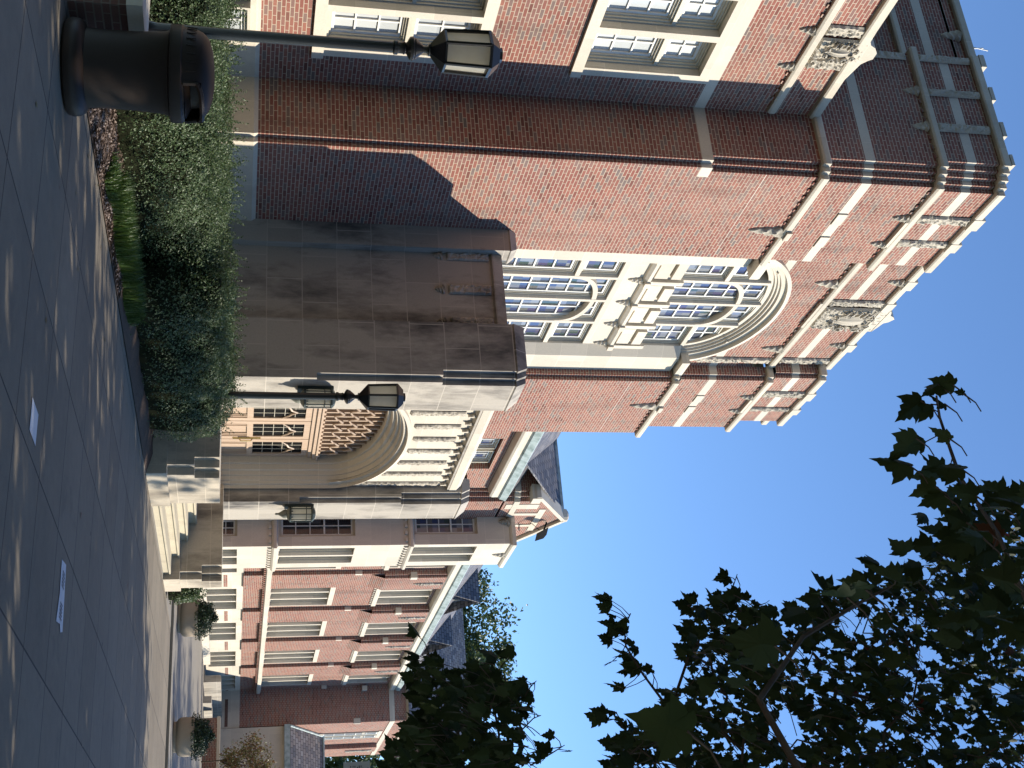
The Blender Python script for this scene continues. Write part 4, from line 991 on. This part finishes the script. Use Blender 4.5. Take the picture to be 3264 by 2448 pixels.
for i, (x, y, c, ncl) in enumerate((((8.6), -3.4, (8.6, -3.4, 5.6, 3.4, 3.3, 2.6), 190), (14.5, -5.0, (14.5, -4.6, 6.0, 4.0, 3.2, 3.0), 200), (21.0, -5.2, (20.4, -5.4, 5.3, 3.6, 3.2, 2.5), 170), (26.2, -7.2, (25.6, -7.0, 8.0, 3.4, 3.0, 3.4), 170), (42, -7, (42, -7, 6.4, 5, 4, 4), 170), (51, -7, (51, -7, 7, 5, 4, 4.4), 170), (60, -7, (60, -7, 7, 5, 4, 4.4), 150))):
    tree('shade_tree', ('leafy shade tree nearest the camera, standing out of view to the right', 'second shade tree out of view along the pavement', 'third shade tree out of view, opposite the tower', 'tall shade tree out of view, opposite the entrance steps', 'shade tree out of view, opposite the round planters', 'shade tree out of view, opposite the far wing', 'last shade tree out of view, opposite the annex')[i], x, y, 3.2, c, ncl, 110 if i == 0 else 34, .095 if i == 0 else .17, TREEL, 20+i, GS, 1.15)

GB = 'added unseen trees that block skylight behind the viewpoint'  # unseen trees added to block skylight and darken the shaded faces
for i, (x, y) in enumerate(((-6.5, -17), (-7, -8), (-7, 1), (-7, 10), (-6, 19), (-18, -4), (-18, 6), (-17, 16), (-6, 28))):
    tree('blocker_tree', ('added skylight-blocking tree behind the viewpoint, farthest to the open side', 'added skylight-blocking tree behind the viewpoint by the pavement edge', 'added skylight-blocking tree directly behind the viewpoint', 'added skylight-blocking tree behind the viewpoint toward the wing', 'added skylight-blocking tree behind the viewpoint beyond the planter', 'added skylight-blocking tree in the second row behind the viewpoint', 'added skylight-blocking tree in the second row nearer the wing', 'added skylight-blocking tree in the second row beside the near wing', 'added skylight-blocking tree beyond the near wing, behind the viewpoint')[i], x, y, 5, (x, y, 15, 5.4, 5.6, 12), 210, 34, .6, DARKL, 50+i, GB, 1.7)

# ------------------------------------------------------------------ the foreground maple
MT = thing('maple_tree', (6.4, -1.6, 0), 'dark maple branches with lobed leaves hanging in the foreground at the right', 'tree')
HALF = [(0, 0), (.10, -.07), (.30, -.10), (.46, -.02), (.36, .07), (.50, .15), (.68, .40), (.50, .40), (.40, .46), (.33, .47), (.36, .60), (.28, .66), (.20, .70), (.22, .80), (.10, .90), (0, 1.12)]
def maple_leaf(mb, p, tipdir, normal, L, rnd):
    t = tipdir.normalized(); n = (normal-t*normal.dot(t)).normalized(); s = t.cross(n)
    curl = rnd.uniform(.10, .75); droop = rnd.uniform(.0, .5); wd = rnd.uniform(.6, 1.0)
    i0 = len(mb.v)
    def P(x, y): return tuple(p+s*(x*L*wd)+t*((y-.05)*L)-n*(L*(curl*abs(x)**1.4+droop*y*y*.6)))
    right = HALF; left = [(-x, y) for x, y in reversed(HALF[1:-1])]
    mb.v.append(P(0, .36)); out = right+left; mb.v += [P(x, y) for x, y in out]; k = len(out)
    mb.f += [(i0, i0+1+j, i0+1+(j+1) % k) for j in range(k)]
lv_ = MB(); tw = MB(); rnd = random.Random(11)
def hang(p, L, rnd, lean=None):
    "one leaf hanging from its stalk at p"
    tip = Vector((rnd.gauss(0, .35), rnd.gauss(.25, .4), -1+rnd.gauss(0, .35))); nrm = Vector((rnd.gauss(-.7, .6), rnd.gauss(-.2, .6), rnd.gauss(.35, .5)))
    maple_leaf(lv_, p, tip, nrm, L, rnd)
def stalk(a, b, r=.0022): tw.tube([tuple(a), tuple((a+b)/2+Vector((0, 0, .012))), tuple(b)], [r*1.4, r, r], 4)
def branch(pts, r0, r1, nleaf, L, gap=.10, side=True):
    P = [pix(*q) for q in pts]; n = len(P)
    tw.tube([tuple(p) for p in P], [r0+(r1-r0)*i/(n-1) for i in range(n)], 6)
    for i in range(nleaf):
        t = (i+.5)/nleaf*(n-1)+rnd.uniform(-.2, .2); t = max(0, min(n-1.001, t)); k = int(t); a = P[k].lerp(P[k+1], t-k)
        e = a+Vector((rnd.gauss(0, .6), rnd.gauss(.1, .6), -.55+rnd.gauss(0, .4))).normalized()*gap*rnd.uniform(.4, 1.1)
        stalk(a, e); hang(e, L*rnd.uniform(.7, 1.2), rnd)
def inpoly(x, y, pl):
    c = False; j = len(pl)-1
    for i in range(len(pl)):
        if (pl[i][1] > y) != (pl[j][1] > y) and x < (pl[j][0]-pl[i][0])*(y-pl[i][1])/(pl[j][1]-pl[i][1])+pl[i][0]: c = not c
        j = i
    return c
K = 1.4756
MASS1 = [(1315, 1720), (1330, 1590), (1400, 1560), (1415, 1500), (1490, 1480), (1470, 1390), (1490, 1320), (1570, 1275), (1640, 1300), (1720, 1310), (1790, 1275), (1860, 1290), (1890, 1250), (1960, 1235), (2010, 1180), (2080, 1130), (2130, 1090), (2260, 1110), (2260, 1720)]
MASS2 = [(790, 1720), (845, 1620), (880, 1560), (935, 1545), (895, 1500), (900, 1455), (940, 1420), (985, 1450), (1040, 1425), (1090, 1470), (1120, 1500), (1135, 1560), (1130, 1620), (1150, 1720)]
HOLES = [(1852, 1350, 36), (1800, 1385, 22), (1708, 1562, 30), (1716, 1600, 22), (1845, 1430, 16), (1640, 1400, 10), (2130, 1250, 14), (1900, 1330, 12), (1470, 1530, 12), (1610, 1500, 9)]
def mass(poly, count, d0, d1, Ls, holes=()):
    xs_ = [q[0] for q in poly]; ys_ = [q[1] for q in poly]; made = 0; cl = []
    while made < count:
        x, y = rnd.uniform(min(xs_), max(xs_)), rnd.uniform(min(ys_), max(ys_))
        if not inpoly(x, y, poly) or any((x-a)**2+(y-b)**2 < r*r for a, b, r in holes): continue
        d = rnd.uniform(d0, d1); p = pix(x*K, y*K, d); hang(p, rnd.choice(Ls)*rnd.uniform(.8, 1.2), rnd); made += 1
        if made % 3 == 0: stalk(p, p+Vector((rnd.gauss(.05, .05), -.05+rnd.gauss(0, .05), .10)))
def twigs(poly, start, count, d0, d1, r0):
    "a branching net of thin limbs that carries the leaves"
    nodes = [pix(*start)]; rad = [r0]; xs_ = [q[0] for q in poly]; ys_ = [q[1] for q in poly]; pts = []
    while len(pts) < count:
        x, y = rnd.uniform(min(xs_), max(xs_)), rnd.uniform(min(ys_), max(ys_))
        if inpoly(x, y, poly): pts.append(pix(x*K, y*K, rnd.uniform(d0, d1)))
    pts.sort(key=lambda q: (q-nodes[0]).length)
    for q in pts:
        i = min(range(len(nodes)), key=lambda k: (nodes[k]-q).length); a = nodes[i]; m_ = (a+q)/2+Vector((rnd.gauss(0, .03), rnd.gauss(0, .03), .04))
        r = max(.0025, rad[i]*.78); tw.tube([tuple(a), tuple(m_), tuple(q)], [rad[i]*.9, r, r*.8], 5); nodes.append(q); rad.append(r)
twigs(MASS1, (2350, 2560, 6.8), 70, 5.6, 8.2, .022); twigs(MASS2, (1500, 2540, 6.9), 26, 5.8, 8.2, .016)
mass(MASS1, 2650, 5.4, 8.6, (.045, .058, .07, .085), HOLES)
mass(MASS2, 800, 5.6, 8.6, (.048, .06, .075, .085))
# twigs whose leaves stand against the sky
branch([(3330, 2050, 4.3), (3180, 1700, 4.1), (3060, 1520, 3.9), (3025, 1420, 3.8), (2995, 1330, 3.75), (2985, 1262, 3.7)], .009, .003, 8, .09, .07)
for wx_, uy_, L in ((2900, 1272, .15), (2975, 1282, .095), (3002, 1222, .09), (2955, 1222, .085), (2885, 1392, .14), (2990, 1392, .085), (2865, 1480, .15), (3030, 1490, .14), (2945, 1545, .10), (2975, 1575, .12), (3075, 1575, .12), (3160, 1610, .12), (3045, 1660, .12), (3110, 1690, .12), (3035, 1250, .04)):
    p = pix(wx_+35, uy_+5, 3.75); hang(p, L*.78, rnd); stalk(p, p+Vector((.02, -.05, .06)))
for i in range(60): hang(pix(rnd.uniform(3030, 3300), rnd.uniform(1560, 2050), rnd.uniform(3.9, 5.2)), .09*rnd.uniform(.8, 1.2), rnd)
for wx_, uy_ in ((2950, 1640), (3000, 1700), (2965, 1740), (2890, 1760), (2930, 1810), (2860, 1830), (2800, 1800), (2760, 1850)): hang(pix(wx_, uy_, 5), .095, rnd)
branch([(2560, 2480, 3.2), (2420, 2230, 3.5), (2560, 2030, 3.9), (2760, 1910, 4.2), (2840, 1870, 4.3)], .011, .004, 7, .10, .08)
branch([(2110, 2230, 6.2), (2050, 2150, 6.2), (1995, 2060, 6.2), (1990, 2000, 6.2), (2010, 1955, 6.2)], .007, .003, 24, .085, .13)
branch([(2080, 2420, 6), (2020, 2370, 6), (1980, 2310, 6), (1965, 2270, 6)], .005, .002, 11, .075, .10)
branch([(2380, 1990, 6.4), (2330, 1890, 6.4), (2350, 1830, 6.4)], .005, .002, 8, .085, .10)
branch([(2360, 2120, 6.2), (2240, 1960, 6.2), (2190, 1930, 6.2)], .005, .002, 7, .085, .10)
branch([(1450, 2440, 6.5), (1420, 2300, 6.5), (1380, 2150, 6.5), (1360, 2060, 6.5)], .010, .003, 22, .09, .14)
branch([(1560, 2200, 6.5), (1600, 2120, 6.5), (1640, 2080, 6.5)], .005, .002, 6, .085, .10)
branch([(1650, 2260, 6.5), (1690, 2190, 6.5), (1710, 2170, 6.5)], .005, .002, 7, .085, .10)
branch([(1690, 2440, 6.3), (1760, 2400, 6.3), (1800, 2375, 6.3)], .005, .002, 8, .08, .10)
branch([(1660, 2330, 6.3), (1700, 2290, 6.3), (1725, 2280, 6.3)], .004, .002, 5, .08, .10)
for wx_, uy_, d, L in ((2110, 2335, 2.3, .115), (2400, 2060, 2.6, .10), (2700, 1880, 3.0, .10), (2640, 1905, 3.0, .09), (3080, 1715, 3.3, .10), (3180, 1860, 3.2, .10)):
    p = pix(wx_, uy_, d); hang(p+Vector((0, 0, .05)), L, rnd); stalk(p+Vector((0, 0, .05)), p+Vector((.03, -.07, .12)))
# the tree these branches belong to
mt = MB(); mt.tube([(6.4, -1.6, 0), (6.42, -1.55, 1.2), (6.5, -1.5, 2.6), (6.6, -1.4, 4.2), (6.7, -1.3, 6.2)], [.20, .16, .13, .10, .04], 12)
for q, r in (((3300, 2500, 4.6), .04), ((2560, 2480, 3.2), .03), ((2100, 2520, 6.2), .035), ((1500, 2520, 6.4), .03), ((2900, 2520, 6.6), .04)):
    e = pix(*q); s_ = Vector((6.5, -1.5, max(1.6, min(5, e.z-.5)))); mt.tube([tuple(s_), tuple((s_+e)/2+Vector((0, 0, .12))), tuple(e)], [r*1.6, r, r*.4], 8)
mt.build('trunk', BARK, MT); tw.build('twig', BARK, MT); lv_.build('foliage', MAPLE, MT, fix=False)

# printed notice on a slim post at the right edge
NS = thing('notice_sign', (9.6, 1.25, 0), 'white printed notice on a slim post, cut by the right edge of the view', 'sign')
p0 = pix(1137, 2452, 10); bx, by_, bz = p0.x, p0.y, p0.z
rtv = Vector((RT.x, RT.y, 0)).normalized(); c0 = Vector((bx, by_, bz))+rtv*.09
def sq(mb, u0, u1, z0, z1, off):
    f_ = Vector((-fw.x, -fw.y, 0)).normalized()*off
    mb.quad(*[tuple(c0+rtv*u+Vector((0, 0, z))+f_) for u, z in ((u0, z0), (u1, z0), (u1, z1), (u0, z1))])
m = MB(); sq(m, -.15, .15, -.108, .108, 0); sq(m, -.15, .15, -.108, .108, -.006); m.build('board', PAPER, NS, fix=False)
m = MB()
for k, (z, a, bb) in enumerate(((.078, -.05, .13), (.05, -.10, .12), (.035, -.12, .12), (.02, -.12, .12), (.005, -.11, .11), (-.015, -.12, .12), (-.03, -.12, .1), (-.05, -.12, .12))):
    u = a
    while u < bb: l = rnd.uniform(.008, .02); sq(m, u, u+l, z-(.008 if k == 0 else .003), z+(.008 if k == 0 else .003), .003); u += l+.006
m.build('print', INK, NS, fix=False)
m = MB(); m.tube([tuple(c0+rtv*.1+Vector((fw.x, fw.y, 0))*.03+Vector((0, 0, z-c0.z))) for z in (0, c0.z*.5, c0.z+.11)], .018, 8); m.build('post', BLACKM, NS)

# a few fallen leaves on the pavement
fl = MB(); fr_ = random.Random(5)
for i in range(70):
    x_, y_ = fr_.uniform(7, 22), fr_.uniform(1.5, 7.4)
    if fr_.random() < .5: y_ = 7.5-abs(fr_.gauss(0, .35))
    a_ = fr_.uniform(0, 6.28); maple_leaf(fl, Vector((x_, y_, .012)), Vector((cos(a_), sin(a_), 0)), Vector((0, 0, 1)), fr_.uniform(.03, .06), fr_)
    n_ = len(HALF)*2-1
    for q in range(len(fl.v)-n_, len(fl.v)): fl.v[q] = (fl.v[q][0], fl.v[q][1], .006+.2*abs(fl.v[q][2]-.012))
o = fl.build('fallen_leaves', REDL, fix=False); o['kind'] = 'stuff'; tag(o, 'scattered small dry leaves lying on the grey pavement', 'leaves')
